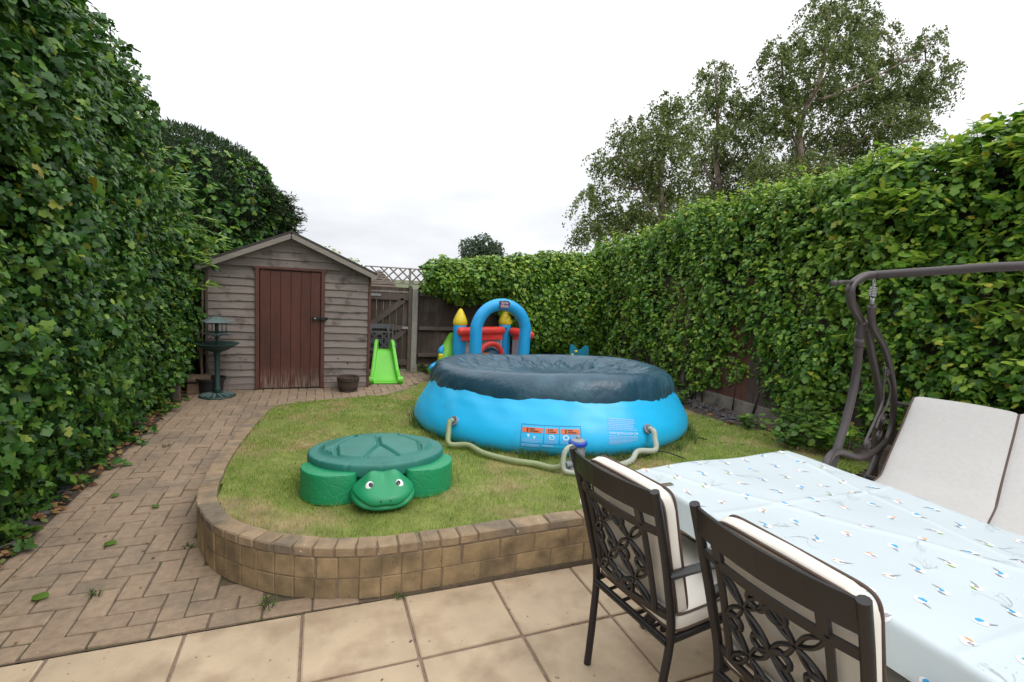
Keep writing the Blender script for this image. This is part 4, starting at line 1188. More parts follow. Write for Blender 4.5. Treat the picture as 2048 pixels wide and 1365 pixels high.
q = MB(); q.box((0, 0, 0.6), (1.1, 2.6, 1.2)); q.build('wall', M['render'], hs)
q = MB(); q.add([(-0.75, -1.45, 1.15), (0.65, -1.45, 1.15), (0.65, 1.45, 1.15), (-0.75, 1.45, 1.15), (-0.1, -0.7, 1.95), (-0.1, 0.7, 1.95)], [(0, 1, 4), (2, 3, 5), (1, 2, 5, 4), (3, 0, 4, 5), (3, 2, 1, 0)]); q.build('roof', M['tile'], hs)
for r_ in range(7):
    q = MB(); f0 = r_ / 7
    y0, z0, xa, xb = -1.45 + 0.75 * f0, 1.15 + 0.8 * f0, -0.75 + 0.65 * f0, 0.65 - 0.75 * f0
    q.bar((xa, y0 - 0.02, z0 + 0.012), (xb, y0 - 0.02, z0 + 0.012), 0.06, 0.025); q.build('tile_course', M['tile'], hs)
q = MB(); q.box((0.0, -1.31, 0.7), (0.4, 0.03, 0.5)); q.build('window', M['window'], hs)

# --- plants in the beds
def leafy_plant(label, loc, r, h, n, size, material, tm=OVATE_L, cat='plant', group=None, name='leafy_plant'):
    t = thing(name, label, cat, loc, (0, 0, 0), group)
    st, VP, VN, VT, VS = [], [], [], [], []
    for i in range(n):
        a = random.uniform(0, 2 * PI); rr = r * math.sqrt(random.random()); hh = h * random.uniform(0.6, 1.1)
        b = np.array([rr * 0.35 * math.cos(a), rr * 0.35 * math.sin(a), -0.02]); e_ = np.array([rr * math.cos(a), rr * math.sin(a), hh])
        m_ = (b + e_) / 2 + np.array([0, 0, 0.15 * hh])
        pts = spline([b, m_, e_], 3); st.append((pts, 0.003))
        for s_ in range(5):
            p = np.array(pts[2 + s_ % 5]) if len(pts) > 6 else np.array(pts[-1])
            aa = a + random.uniform(-1.6, 1.6)
            VP.append(p); VN.append([random.gauss(0, .35), random.gauss(0, .35), 1]); VT.append([math.cos(aa), math.sin(aa), random.uniform(-.3, .3)]); VS.append(size * random.uniform(0.6, 1.2))
    stems('stems', st, M['twig'], t, n=4)
    tag(link('leaves', leaf_mesh('leaves', [(tm, np.array(VP), np.array(VN), np.array(VT), np.array(VS), 0)], [material]), t), kind='stuff')
    return t
for (x, y, r, h, n, s, mt, lb) in [(4.1, 3.15, 0.24, 0.26, 34, 0.10, 'plant', 'low bright green leafy plant at the lawn edge near the table corner'), (4.38, 3.3, 0.24, 0.34, 34, 0.085, 'plant', 'bushy rounded leaf plant in front of the right ivy hedge'), (4.25, 2.8, 0.22, 0.28, 26, 0.08, 'ivy2', 'dark leafy plant growing by the swing seat leg'), (4.3, 3.85, 0.14, 0.16, 16, 0.07, 'plant', 'small leafy plant in the right bed beside the concrete gravel board'), (4.55, 5.2, 0.12, 0.14, 14, 0.06, 'plant', 'small weed on the soil between pool and right fence'), (4.62, 2.4, 0.3, 0.5, 36, 0.09, 'ivy2', 'taller leafy plant behind the swing seat frame')]:
    leafy_plant(lb, (x, y, float(lawn_z(x, y)) - 0.01), r, h, n, s, M[mt], group='plants in the right bed')
for (x, y, r, lb) in [(-0.19, 2.38, 0.045, 'weed growing at the foot of the curved brick wall'), (-0.95, 2.69, 0.035, 'weed sprouting between the pavers near the slabs'), (1.66, 8.15, 0.12, 'weeds at the foot of the concrete fence post'), (0.39, 2.285, 0.03, 'tiny weed in the joint between wall and slabs'), (-0.65, 3.05, 0.03, 'tiny weed where the path meets the curved wall'), (-1.2, 4.9, 0.03, 'weed sprig in the middle of the herringbone path'), (2.0, 8.18, 0.14, 'low weeds along the foot of the back fence')]:
    leafy_plant(lb, (x, y, 0.0), r, r * 1.0, 9, r * 0.55, M['plant'], LANCE_L if r < 0.05 else OVATE_L, 'weed', 'weeds in the paving', 'weed')
lw = []
for i in range(34):
    y = random.uniform(2.3, 6.8)
    lw.append(((-1.56 + random.uniform(-.08, .09), y, 0.02), (random.uniform(0.1, 1), random.uniform(-.6, .6), 0.8)))
trail = thing('ground_ivy', 'ivy shoots trailing on the soil strip between hedge and path', 'ivy', (0, 0, 0))
shoots('shoots', lw, 0.16, 7, 0.055, IVY_L, M['ivy'], trail, droop=0.6)

# --- dead leaves and slate chips
def litter(name, spots, tm, size, material, kind='stuff', parent=None):
    P = np.array([s[:3] for s in spots]); n = len(P)
    NN = np.array([0, 0, 1.0]) + RNG.normal(0, 0.35, (n, 3)); T = RNG.normal(0, 1, (n, 3)) * np.array([1, 1, 0.1])
    return tag(link(name, leaf_mesh(name, [(tm, P, NN, T, size * RNG.uniform(0.5, 1.2, n), 0)], [material]), parent), kind=kind)
sp = []
for i in range(420):
    y = random.uniform(1.6, 7.2); sp.append((-1.47 - abs(random.gauss(0, 0.09)) + 0.03, y, 0.03 + random.uniform(0, .02)))
for i in range(120):
    y = random.uniform(2.7, 7.8); x = np.interp(y, [2.7, 4.05, 5.6, 7.4], [4.3, 4.2, 4.6, 4.75]) + random.gauss(0, .15); sp.append((x, y, float(lawn_z(x, y)) + 0.005))
for i in range(40): sp.append((random.uniform(0.7, 3.5), random.uniform(7.9, 8.25), 0.02))
litter('leaf_litter', sp, OVATE_L, 0.05, M['dead_leaf'])
litter('path_litter', [(random.uniform(-1.45, -0.7), random.uniform(2.4, 6.8), 0.008) for i in range(46)], OVATE_L, 0.022, M['dead_leaf'])
lf = np_mesh('fallen_leaf', OVATE_L[0], OVATE_L[1], M['plant'])
for i, (x, y, z, s, lb) in enumerate([(-1.08, 3.2, 0.012, 0.075, 'green leaf lying on the middle of the brick path'), (-0.93, 3.62, 0.012, 0.06, 'small green leaf on the path level with the curved wall'), (-1.25, 3.85, 0.012, 0.06, 'yellowish leaf on the path near the hedge side'), (-1.2, 2.75, 0.012, 0.085, 'long green leaf lying on the path near the patio'), (0.28, 5.3, 0.13, 0.07, 'pale leaf lying on the lawn behind the turtle sandpit')]):
    o = link('fallen_leaf', lf, None, (x, y, z), (0.15, 0.1, random.uniform(0, 6)), (s, s, s)); tag(o, lb, 'leaf', 'leaves dropped on path and lawn')
ch = MB()
for i in range(420):
    if i < 170: x, y = -1.5 - random.random() * 0.16, random.uniform(2.2, 4.2); z = 0.03
    else:
        y = random.uniform(3.7, 5.8); x = np.interp(y, [3.7, 4.05, 5.8], [4.45, 4.4, 4.75]) + random.gauss(0.08, .10); z = float(lawn_z(x, y)) + 0.0
    s = random.uniform(0.015, 0.035)
    ch.box((x, y, z), (s * 1.5, s, s * 0.35), Matrix.Rotation(random.uniform(0, PI), 3, 'Z') @ Matrix.Rotation(random.uniform(-.4, .4), 3, 'X'))
tag(ch.build('slate_chippings', M['slate']), kind='stuff')

# ================================================================== POOL
PZ = float(lawn_z(0, POOL_C[1])) - 0.006
PTILT = (-math.atan(0.064), 0, 0)
pool = thing('paddling_pool', 'large round bright blue inflatable-ring pool on the lawn', 'pool', (POOL_C[0], POOL_C[1], PZ), PTILT)
PROF = np.array([(1.37, -0.015), (1.415, 0.03), (1.43, 0.09), (1.41, 0.17), (1.355, 0.27), (1.285, 0.38), (1.20, 0.50)])
PSM = np.array(spline(PROF, 8))
def pool_pt(th, s, off=0.0):
    x = np.clip(s, 0, 1) * (len(PSM) - 1); i = min(int(x), len(PSM) - 2); t = x - i
    r, z = PSM[i] * (1 - t) + PSM[i + 1] * t
    d = PSM[i + 1] - PSM[i]; nr, nz = d[1], -d[0]; l = math.hypot(nr, nz)
    rip = 0.006 * math.sin(th * 9 + 1) * s + 0.010 * math.sin(th * 3 + 0.5) + 0.005 * math.sin(th * 23 + z * 30) * max(0, s - 0.35) + 0.0035 * math.sin(th * 4 + z * 70) * max(0, s - 0.55) + 0.004 * math.sin(th * 31 + 4 * math.sin(th * 3)) * max(0, s - 0.5)
    sag = 0.025 * math.sin(th * 2 + 0.9) * (1 - s)
    r = r + rip + sag + off * nr / l; z = z + off * nz / l
    return (r * math.cos(th), r * math.sin(th), z)
q = MB(); q.grid(lambda a, b: pool_pt(a * 2 * PI, b), 220, 44, cu=True)
q.build('pool_wall', M['pool'], pool, smooth=True)
q = MB(); q.grid(lambda a, b: ((1.11 + 0.085 * math.cos(b * 2 * PI)) * math.cos(a * 2 * PI), (1.11 + 0.085 * math.cos(b * 2 * PI)) * math.sin(a * 2 * PI), 0.53 + 0.075 * math.sin(b * 2 * PI)), 90, 14, cu=True, cv=True)
q.build('inflatable_ring', M['ring'], pool, smooth=True)

def patch(th0, th1, s0, s1, off, shear=0.0, nu=10, nv=5):
    return lambda mb, mi=0: mb.grid(lambda a, b: pool_pt(th0 + (th1 - th0) * a + shear * b * 0.0, s0 + (s1 - s0) * b + shear * (a - 0.5), off), nu, nv, mi=mi)
# warning panel: thin frame, three orange headers, pale pictures and lines of print
TH0, TH1, S0, S1 = -2.185, -1.842, 0.275, 0.615
fr = MB(); e_ = 0.006
for (a, b, c, d) in ((TH0, TH1, S0, S0 + e_), (TH0, TH1, S1 - e_, S1), (TH0, TH0 + 0.003, S0, S1), (TH1 - 0.003, TH1, S0, S1), (-2.055, -2.0525, S0 + .08, S1 - .02), (-1.968, -1.9655, S0 + .08, S1 - .02), (TH0, TH1, S0 + 0.078, S0 + 0.083)):
    patch(a, b, c, d, 0.0025)(fr)
fr.build('label_frame', M['print_blue'], pool)
heads = ((-2.178, -2.062), (-2.046, -1.974), (-1.959, -1.85))
for a, b in heads:
    h = MB(); patch(a, b, 0.515, 0.578, 0.0035)(h); h.build('orange_header', M['print_orange'], pool)
for a, b in heads:
    pr = MB()
    w_ = b - a
    patch(a + w_ * 0.22, a + w_ * 0.30, 0.522, 0.572, 0.0045, nu=3, nv=3)(pr)
    patch(a + w_ * 0.36, a + w_ * 0.62, 0.552, 0.568, 0.0045, nu=5, nv=3)(pr)
    patch(a + w_ * 0.36, a + w_ * 0.82, 0.526, 0.542, 0.0045, nu=5, nv=3)(pr)
    tag(pr.build('header_print', M['print_black'], pool), kind='stuff')
pl = MB()
for a, b in heads:
    for k in range(5):
        zz = 0.368 + 0.014 * k
        patch(a + 0.006, b - 0.006 - 0.02 * (k == 0), zz, zz + 0.005, 0.003, nu=6, nv=2)(pl)
for k in range(6): patch(-1.905, -1.853, 0.44 + 0.012 * k, 0.445 + 0.012 * k, 0.003, nu=4, nv=2)(pl)
for k in range(3): patch(TH0 + 0.008, -2.08, 0.288 + k * 0.02, 0.297 + k * 0.02, 0.003, nu=5, nv=2)(pl)
patch(-2.06, -2.0, 0.31, 0.335, 0.003, nu=5, nv=2)(pl)
pl.build('label_text', M['print_pale'], pool)
pc = MB()
def blob(th, s, r, mb, r0=0.0):
    n = 14
    vs = [pool_pt(th + r * math.cos(2 * PI * k / n), s + r * 2.3 * math.sin(2 * PI * k / n), 0.004) for k in range(n)]
    if r0 == 0: mb.add(vs, [tuple(range(n))])
    else:
        vs += [pool_pt(th + r0 * math.cos(2 * PI * k / n), s + r0 * 2.3 * math.sin(2 * PI * k / n), 0.004) for k in range(n)]
        mb.add(vs, [(k, (k + 1) % n, n + (k + 1) % n, n + k) for k in range(n)])
blob(-2.14, 0.478, 0.008, pc); blob(-2.106, 0.455, 0.007, pc); blob(-2.01, 0.462, 0.017, pc, 0.012); blob(-1.93, 0.465, 0.018, pc, 0.010)
patch(-2.143, -2.138, 0.44, 0.47, 0.004, nu=2, nv=3)(pc); patch(-2.109, -2.104, 0.42, 0.45, 0.004, nu=2, nv=3)(pc)
vs = [pool_pt(-2.018 + 0.0035 * a, 0.445 + 0.0 * a, 0.0042) for a in (0, 1)] + [pool_pt(-2.002 + 0.0035 * a, 0.49, 0.0042) for a in (1, 0)]
pc.add(vs, [(0, 1, 2, 3)])
pc.build('label_pictures', M['print_white'], pool)

def text_verts(body, size=1.0, bold=False):
    cu = bpy.data.curves.new('lettering', 'FONT')
    cu.body = body; cu.size = size; cu.align_x = 'CENTER'; cu.align_y = 'CENTER'; cu.resolution_u = 2
    if bold: cu.offset = 0.02 * size
    ob = bpy.data.objects.new('lettering', cu)
    COL.objects.link(ob)
    dg = bpy.context.evaluated_depsgraph_get()
    me = bpy.data.meshes.new_from_object(ob.evaluated_get(dg))
    V = [v.co.copy() for v in me.vertices]; Fc = [tuple(p.vertices) for p in me.polygons]
    bpy.data.objects.remove(ob); bpy.data.curves.remove(cu); bpy.data.meshes.remove(me)
    return V, Fc
# block of small print with the web address, tilted a little
tb = MB()
ca, sa = math.cos(-0.10), math.sin(-0.10)
def tb_pt(x, y, off):                                # x, y in metres on the wall
    X, Y = x * ca - y * sa, x * sa + y * ca
    return pool_pt(-1.575 + X / 1.34, 0.515 + Y / 0.68, off)
for k in range(17):
    y = 0.115 - k * 0.0145
    if 7 <= k <= 9: continue
    x0 = -0.135 + 0.002 * (k % 3)
    x1 = 0.115 if k < 3 else (0.095 if k < 6 else (0.125 if k < 14 else 0.03 - 0.05 * (k - 15)))
    x = x0
    while x < x1:
        l = random.uniform(0.012, 0.035)
        vs = [tb_pt(x, y - 0.0036, 0.003), tb_pt(min(x + l, x1), y - 0.0036, 0.003), tb_pt(min(x + l, x1), y + 0.0036, 0.003), tb_pt(x, y + 0.0036, 0.003)]
        tb.add(vs, [(0, 1, 2, 3)]); x += l + 0.003
tag(tb.build('small_print', M['print_pale'], pool), kind='stuff')
V, Fc = text_verts('WWW.BESTWAYCORP.COM', 0.034, True)
wx = max(v.x for v in V) - min(v.x for v in V)
q = MB(); q.add([tb_pt(v.x * 0.26 / wx, -0.005 + v.y * 0.9, 0.0035) for v in V], Fc); q.build('web_address', M['print_white'], pool)
eb = MB()
for k in range(16):
    s_ = 0.33 + k * 0.022
    patch(-0.62, -0.42 + 0.03 * (k % 3), s_, s_ + 0.012, 0.003, nu=6, nv=2)(eb)
eb.build('end_print', M['print_pale'], pool)
for th, s_ in ((-2.634, 0.52), (-1.404, 0.537)):
    a, b = Vector(pool_pt(th, s_, -0.01)), Vector(pool_pt(th, s_, 0.03))
    q = MB(); q.tube([a, b], 0.034, 16); q.tube([b - (b - a) * 0.3, b], 0.042, 16); q.build('hose_inlet', M['pump_grey'], pool, smooth=True, angle=40)

# cover pulled over the ring, sagging in the middle
cover = thing('pool_cover', 'dark blue-green wrinkled cover pulled over the round pool', 'pool cover', (POOL_C[0], POOL_C[1], PZ), PTILT)
CPR = np.array([(0.0, 0.485), (0.30, 0.487), (0.55, 0.495), (0.74, 0.512), (0.87, 0.535), (0.96, 0.568), (1.03, 0.602), (1.09, 0.620), (1.155, 0.612), (1.215, 0.57), (1.252, 0.50), (1.262, 0.43), (1.252, 0.37), (1.225, 0.345)])
CSM = np.array(spline(CPR, 7))
def folds(th, k):
    return abs(math.sin(th * k + 1.3 * math.sin(th * 3.1))) ** 0.7 * 2 - 1
def cover_pt(a, b):
    th = a * 2 * PI
    x = b * (len(CSM) - 1); i = min(int(x), len(CSM) - 2); t = x - i
    r, z = CSM[i] * (1 - t) + CSM[i + 1] * t
    outer = max(0.0, min(1.0, (b - 0.58) / 0.2))
    inner = math.exp(-((r - 0.82) / 0.24) ** 2) * min(1.0, max(0.0, (1.07 - r) / 0.08))
    front = 0.5 + 0.5 * math.cos(th + 2.35)         # 1 towards the house
    amp = 1 - 0.80 * front ** 5
    f = 0.45 * folds(th, 17) + 0.35 * folds(th + 0.7, 29) + 0.3 * math.sin(th * 71 + 9 * r)
    wx_, wy_ = r * math.cos(th), r * math.sin(th)
    z += inner * (0.018 * folds(th + 0.55 * r, 11) * (0.4 + 0.6 * math.sin(th * 2.3 + 1) ** 2) + 0.012 * folds(th + 0.7 - 0.8 * r, 17) + 0.004 * math.sin(th * 61 + 9 * r)) * (0.3 + 0.7 * amp)
    z += min(1.0, max(0.0, (1.0 - r) / 0.2)) * (0.008 * math.sin(wx_ * 9 + wy_ * 5 + 2 * math.sin(wy_ * 4)) + 0.006 * math.sin(wx_ * 17 - wy_ * 8))
    edge = max(0.0, (b - 0.72) / 0.28)
    f2 = 0.55 * folds(th + 0.22 * math.sin(th * 5), 9) + 0.40 * folds(th + 0.3 * math.sin(th * 7 + 1) + 0.04 * b * 20, 15)
    rr = r + outer * (0.020 * f2 * amp * (0.5 + 0.6 * edge)) + edge * 0.012 * math.sin(th * 11 + 2)
    z += -edge * (0.022 * math.sin(th * 4 + 1.1) + 0.012 * math.sin(th * 9.0 + 1) + 0.004 * math.sin(th * 23)) + 0.006 * outer * math.sin(th * 23 + b * 40) * amp
    z += 0.012 * math.sin(3 * th + 0.4) * min(1, r) + 0.006 * math.sin(5.3 * r * math.cos(th) + 2) * math.sin(4.1 * r * math.sin(th))
    # bunched gathers at the left and right ends
    bunch = math.exp(-((abs(math.atan2(math.sin(th - 2.72), math.cos(th - 2.72))) / 0.45) ** 2)) + 0.8 * math.exp(-((abs(math.atan2(math.sin(th + 0.42), math.cos(th + 0.42))) / 0.5) ** 2))
    rr += bunch * outer * 0.018 * math.sin(th * 43 + 3 * math.sin(th * 9) + b * 25)
    z += bunch * outer * 0.012 * math.sin(b * 60 + th * 40) - bunch * edge * 0.03
    rr += 0.010 * math.sin(th * 3 + 0.5) * outer
    return (rr * math.cos(th), rr * math.sin(th), z)
q = MB(); q.grid(cover_pt, 640, 84, cu=True); q.build('cover_sheet', M['cover'], cover, smooth=True)
q = MB()
q.tube([(cover_pt(k / 160, 1.0)[0], cover_pt(k / 160, 1.0)[1], cover_pt(k / 160, 1.0)[2]) for k in range(160)], 0.006, 6, closed=True); q.build('hem', M['cover'], cover, smooth=True)

# ------------------------------------------------------------------ pump, hoses, cable
def pool_world(th, s, off=0.0):
    v = Matrix.Rotation(PTILT[0], 3, 'X') @ Vector(pool_pt(th, s, off))
    return np.array([v.x + POOL_C[0], v.y + POOL_C[1], v.z + PZ])
pump = thing('filter_pump', 'small grey filter pump with a blue collar beside the pool', 'pump', (1.80, 3.12, float(lawn_z(0, 3.1))))
q = MB(); q.lathe([(0.0, 0), (0.075, 0), (0.075, 0.02), (0.058, 0.03), (0.056, 0.19), (0.06, 0.195)], 24); q.build('body', M['pump_grey'], pump, smooth=True, angle=35)
for k in range(6):
    a = k * PI / 3
    q = MB(); q.box((0.058 * math.cos(a), 0.058 * math.sin(a), 0.11), (0.008, 0.008, 0.15), Matrix.Rotation(a, 3, 'Z')); q.build('rib', M['pump_grey'], pump)
q = MB(); q.lathe([(0.055, 0.188), (0.068, 0.19), (0.070, 0.2), (0.070, 0.212), (0.064, 0.218), (0.0, 0.218)], 28); q.build('collar', M['pump_blue'], pump, smooth=True, angle=35)
q = MB(); q.lathe([(0.055, 0.214), (0.052, 0.226), (0.03, 0.236), (0.018, 0.238), (0.018, 0.252), (0.012, 0.257), (0.0, 0.257)], 24); q.build('cap', M['pump_grey'], pump, smooth=True, angle=50)
for sp_ in ([(-0.05, -0.01, 0.05), (-0.10, -0.02, 0.05)], [(0.05, -0.02, 0.05), (0.10, -0.03, 0.05)]):
    q = MB(); q.tube(sp_, 0.024, 12); q.build('spout', M['pump_grey'], pump, smooth=True, angle=40)
def hose(label, pts, material, r=0.0215):
    t = thing('hose', label, 'hose', tuple(pts[0]), (0, 0, 0), 'hoses between pump and pool')
    P = [np.array(p) - np.array(pts[0]) for p in pts]
    P2, L = resample(spline(P, 14), 0.011)
    q = MB(); q.tube([tuple(p) for p in P2], [r + 0.0013 * (i % 2) for i in range(len(P2))], 12); q.build('tube', material, t, smooth=True)
    for i in (2, len(P2) - 3):
        q = MB(); d = unit(P2[min(i + 1, len(P2) - 1)] - P2[i - 1]) * 0.007
        q.tube([tuple(P2[i] - d), tuple(P2[i] + d)], r + 0.004, 14); q.build('clamp', M['steel'], t, smooth=True, angle=40)
    return t
gz = lambda x, y, h=0.022: (x, y, float(lawn_z(x, y)) + h)
c1, c2 = pool_world(-2.634, 0.52, 0.03), pool_world(-1.404, 0.537, 0.03)
o1 = c1 - np.array([POOL_C[0], POOL_C[1], c1[2]]); o1 = unit(o1)
t1 = np.array([0.486, -0.874, 0.0])
o2 = c2 - np.array([POOL_C[0], POOL_C[1], c2[2]]); o2 = unit(o2)
hose('long pale green hose curving from the pool wall over the lawn to the pump', [c1, c1 + o1 * 0.04 + [0, 0, -0.006], c1 + o1 * 0.075 + t1 * 0.03 + [0, 0, -0.07], c1 + o1 * 0.125 + t1 * 0.10 + [0, 0, -0.155], gz(1.165, 3.80, 0.04), gz(1.235, 3.60, 0.026), gz(1.38, 3.39), gz(1.53, 3.26), gz(1.62, 3.14), gz(1.70, 3.10, 0.05)], M['hose'])
hose('milky hose running from the pump up to the right-hand inlet of the pool', [c2, c2 + o2 * 0.045 + [0.01, 0, -0.01], c2 + o2 * 0.075 + [0.0, 0, -0.06], c2 + o2 * 0.13 + [-0.04, 0.0, -0.14], (2.43, 3.24, float(lawn_z(0, 3.24)) + 0.06), gz(2.30, 3.14, 0.024), gz(2.12, 3.06), gz(1.98, 3.05), gz(1.9, 3.10, 0.05)], M['hose2'])
pz = float(lawn_z(0, 3.1))
hose('short milky hose looping up the side of the small filter pump', [(1.752, 3.09, pz + 0.185), (1.71, 3.08, pz + 0.19), (1.672, 3.07, pz + 0.165), (1.655, 3.06, pz + 0.10), (1.66, 3.04, pz + 0.035), (1.73, 3.0, pz + 0.024), (1.82, 2.96, pz + 0.024), (1.9, 2.98, pz + 0.024)], M['hose2'], 0.018)
q = MB(); q.tube(spline([gz(1.84, 3.2, 0.01), gz(2.0, 3.24, 0.008), gz(2.3, 3.22, 0.008), gz(2.5, 3.24, 0.012), (2.62, 3.2, float(lawn_z(0, 3.2)) + 0.06), gz(2.8, 3.12, 0.008)], 8), 0.005, 6)
q.tube(spline([gz(3.2, 3.45, 0.02), gz(3.28, 3.5, 0.05), gz(3.4, 3.52, 0.02)], 6), 0.005, 6)
tag(q.build('power_cable', M['cable'], None, smooth=True), 'thin black cable trailing along the right-hand foot of the pool', 'cable')
pg = thing('cable_plug', 'black plug with a curl of white cable lying on the brick coping', 'plug', (1.46, 2.40, WALL_TOP + 0.004))
q = MB(); q.tube([(0, 0, 0.014), (0.05, -0.02, 0.014)], 0.013, 10); q.build('plug', M['black_plastic'], pg, smooth=True, angle=40)
q = MB(); q.tube(spline([(0.0, 0, 0.02), (-0.02, 0.02, 0.05), (0.0, 0.03, 0.075), (0.02, 0.02, 0.05), (0.035, 0.01, 0.045), (0.01, 0.05, 0.02)], 6), 0.004, 6); q.build('cord', M['cream'], pg, smooth=True)

# ================================================================== TURTLE SANDPIT
def scales_mat():
    m = mat('bright_green_scaly_moulding', (0.012, 0.275, 0.112), 0.42, 0.05, 4)
    n, l = m.node_tree.nodes, m.node_tree.links
    vo = n.new('ShaderNodeTexVoronoi'); vo.feature = 'DISTANCE_TO_EDGE'; vo.inputs['Scale'].default_value = 20
    g_ = n.new('ShaderNodeNewGeometry'); l.new(g_.outputs['Position'], vo.inputs['Vector'])
    mr = n.new('ShaderNodeMapRange'); mr.inputs['From Max'].default_value = 0.12; l.new(vo.outputs['Distance'], mr.inputs['Value'])
    bp = n.new('ShaderNodeBump'); bp.inputs['Strength'].default_value = 0.28; bp.inputs['Distance'].default_value = 0.005
    l.new(mr.outputs[0], bp.inputs['Height']); l.new(bp.outputs[0], n['Principled BSDF'].inputs['Normal'])
    return m
M['scales'] = scales_mat()
TX, TY = 0.385, 3.30
tz = float(lawn_z(TX, TY))
turtle = thing('turtle_sandpit', 'green plastic turtle sandpit with a smiling head and dark shell lid', 'sandpit', (TX, TY, tz), (-math.atan(0.045), 0, math.radians(-2)))
q = MB(); q.lathe([(0.0, 0.0), (0.93, 0.0), (1.0, 0.02), (0.985, 0.17), (0.95, 0.2), (0.9, 0.2), (0.85, 0.05), (0, 0.04)], 64, sx=0.40, sy=0.335); q.build('basin', M['turtle'], turtle, smooth=True, angle=40)
def flipper(poly, h, name, material):
    n = len(poly); c = np.mean(poly, axis=0); q = MB()
    P = np.array(spline(list(poly) + [poly[0]], 6))[:-1]; n = len(P)
    rings = [(1.035, 0.0), (1.03, h * 0.25), (1.01, h * 0.7), (1.0, h * 0.92), (0.985, h * 0.985), (0.95, h), (0.0, h - 0.004)]
    vs = []
    for s_, z in rings:
        for p in P: vs.append((c[0] + (p[0] - c[0]) * s_, c[1] + (p[1] - c[1]) * s_, z))
    fs = [(i * n + k, i * n + (k + 1) % n, (i + 1) * n + (k + 1) % n, (i + 1) * n + k) for i in range(len(rings) - 1) for k in range(n)]
    q.add(vs, fs); return q.build(name, material, turtle, smooth=True, angle=50)
fl = [(-0.455, -0.10), (-0.465, -0.19), (-0.43, -0.29), (-0.36, -0.365), (-0.26, -0.395), (-0.165, -0.385), (-0.15, -0.32), (-0.22, -0.25), (-0.33, -0.16), (-0.40, -0.09)]
flipper(fl, 0.172, 'flipper', M['scales'])
flipper([(-x, y) for x, y in fl][::-1], 0.172, 'flipper', M['scales'])
rl = [(-0.43, 0.12), (-0.44, 0.22), (-0.38, 0.32), (-0.28, 0.37), (-0.2, 0.35), (-0.26, 0.27), (-0.35, 0.18)]
flipper(rl, 0.15, 'flipper', M['scales']); flipper([(-x, y) for x, y in rl][::-1], 0.15, 'flipper', M['scales'])
def head_pt(a, b):
    th, ph = a * 2 * PI, (b - 0.5) * PI            # th = 0 along +x, front = -y
    cx_, sx_ = math.cos(th), math.sin(th)
    X = 0.180 * math.copysign(abs(cx_ * math.cos(ph)) ** 0.9, cx_); Y = 0.17 * math.copysign(abs(sx_ * math.cos(ph)) ** 0.9, sx_)
    Z = 0.080 * math.copysign(abs(math.sin(ph)) ** 0.85, math.sin(ph))
    Yf = Y
    if Z > 0: Z += 0.040 * math.exp(-((abs(X) - 0.07) / 0.055) ** 2 - ((Y + 0.01) / 0.08) ** 2) + 0.022 * math.exp(-(X / 0.1) ** 2 - ((Y - 0.05) / 0.1) ** 2)
    Z -= 0.012 * math.exp(-(X / 0.12) ** 2 - ((Y + 0.13) / 0.04) ** 2) * (Z > 0.0)
    # smile: a groove that rises towards the cheeks, the lower lip proud of it
    zm = -0.030 + 0.042 * (abs(X) / 0.17) ** 2.0 + 0.006 * math.cos(X * 40)
    frontness = max(0.0, min(1.0, (-Y + 0.02) / 0.10))
    d = Z - zm
    g = math.exp(-(d / 0.010) ** 2) * frontness
    lip = math.exp(-((d + 0.022) / 0.013) ** 2) * frontness * max(0, 1 - (abs(X) / 0.17) ** 4)
    k = 1 - 0.085 * g + 0.035 * lip
    return (X * k, Y * k - 0.455, max(Z * (1 - 0.1 * g) + 0.078, 0.0))
q = MB(); q.grid(head_pt, 120, 90, cu=True); q.build('head', M['turtle'], turtle, smooth=True)
for s_ in (-1, 1):
    R_ = Matrix.Rotation(math.radians(-38), 3, 'X') @ Matrix.Rotation(s_ * 0.18, 3, 'Z')
    q = MB(); q.grid(lambda a, b: tuple(R_ @ Vector((0.028 * math.cos(a * 2 * PI) * math.cos((b - .5) * PI), 0.014 * math.sin((b - .5) * PI), 0.037 * math.sin(a * 2 * PI) * math.cos((b - .5) * PI))) + Vector((s_ * 0.080, -0.542, 0.142))), 24, 14, cu=True)
    eye = q.build('eye', M['eye_white'], turtle, smooth=True)
    q = MB(); q.grid(lambda a, b: tuple(R_ @ Vector((0.016 * math.cos(a * 2 * PI) * math.cos((b - .5) * PI) - 0.004 * s_, -0.0085 + 0.006 * math.sin((b - .5) * PI), 0.006 + 0.021 * math.sin(a * 2 * PI) * math.cos((b - .5) * PI))) + Vector((s_ * 0.080, -0.542, 0.142))), 20, 10, cu=True)
    q.build('pupil', M['eye_black'], eye, smooth=True)
    q = MB(); q.lathe([(0.0055, 0), (0.0055, 0.003), (0, 0.003)], 10); q.build('nostril', M['eye_black'], turtle, loc=(s_ * 0.026, -0.622, 0.088), rot=(math.radians(62), 0, 0))
SEG = [((0, .22), (0, -.38)), ((0, -.38), (-.28, -.92)), ((0, -.38), (.30, -.92)), ((0, .22), (-.40, .42)), ((0, .22), (.40, .42)), ((-.40, .42), (-.42, .80)), ((.40, .42), (.42, .80)), ((-.40, .42), (-.76, -.14)), ((.40, .42), (.76, -.14)), ((-.76, -.14), (-.97, -.22)), ((.76, -.14), (.97, -.22)), ((-.76, -.14), (-.74, -.62)), ((.76, -.14), (.74, -.62))]
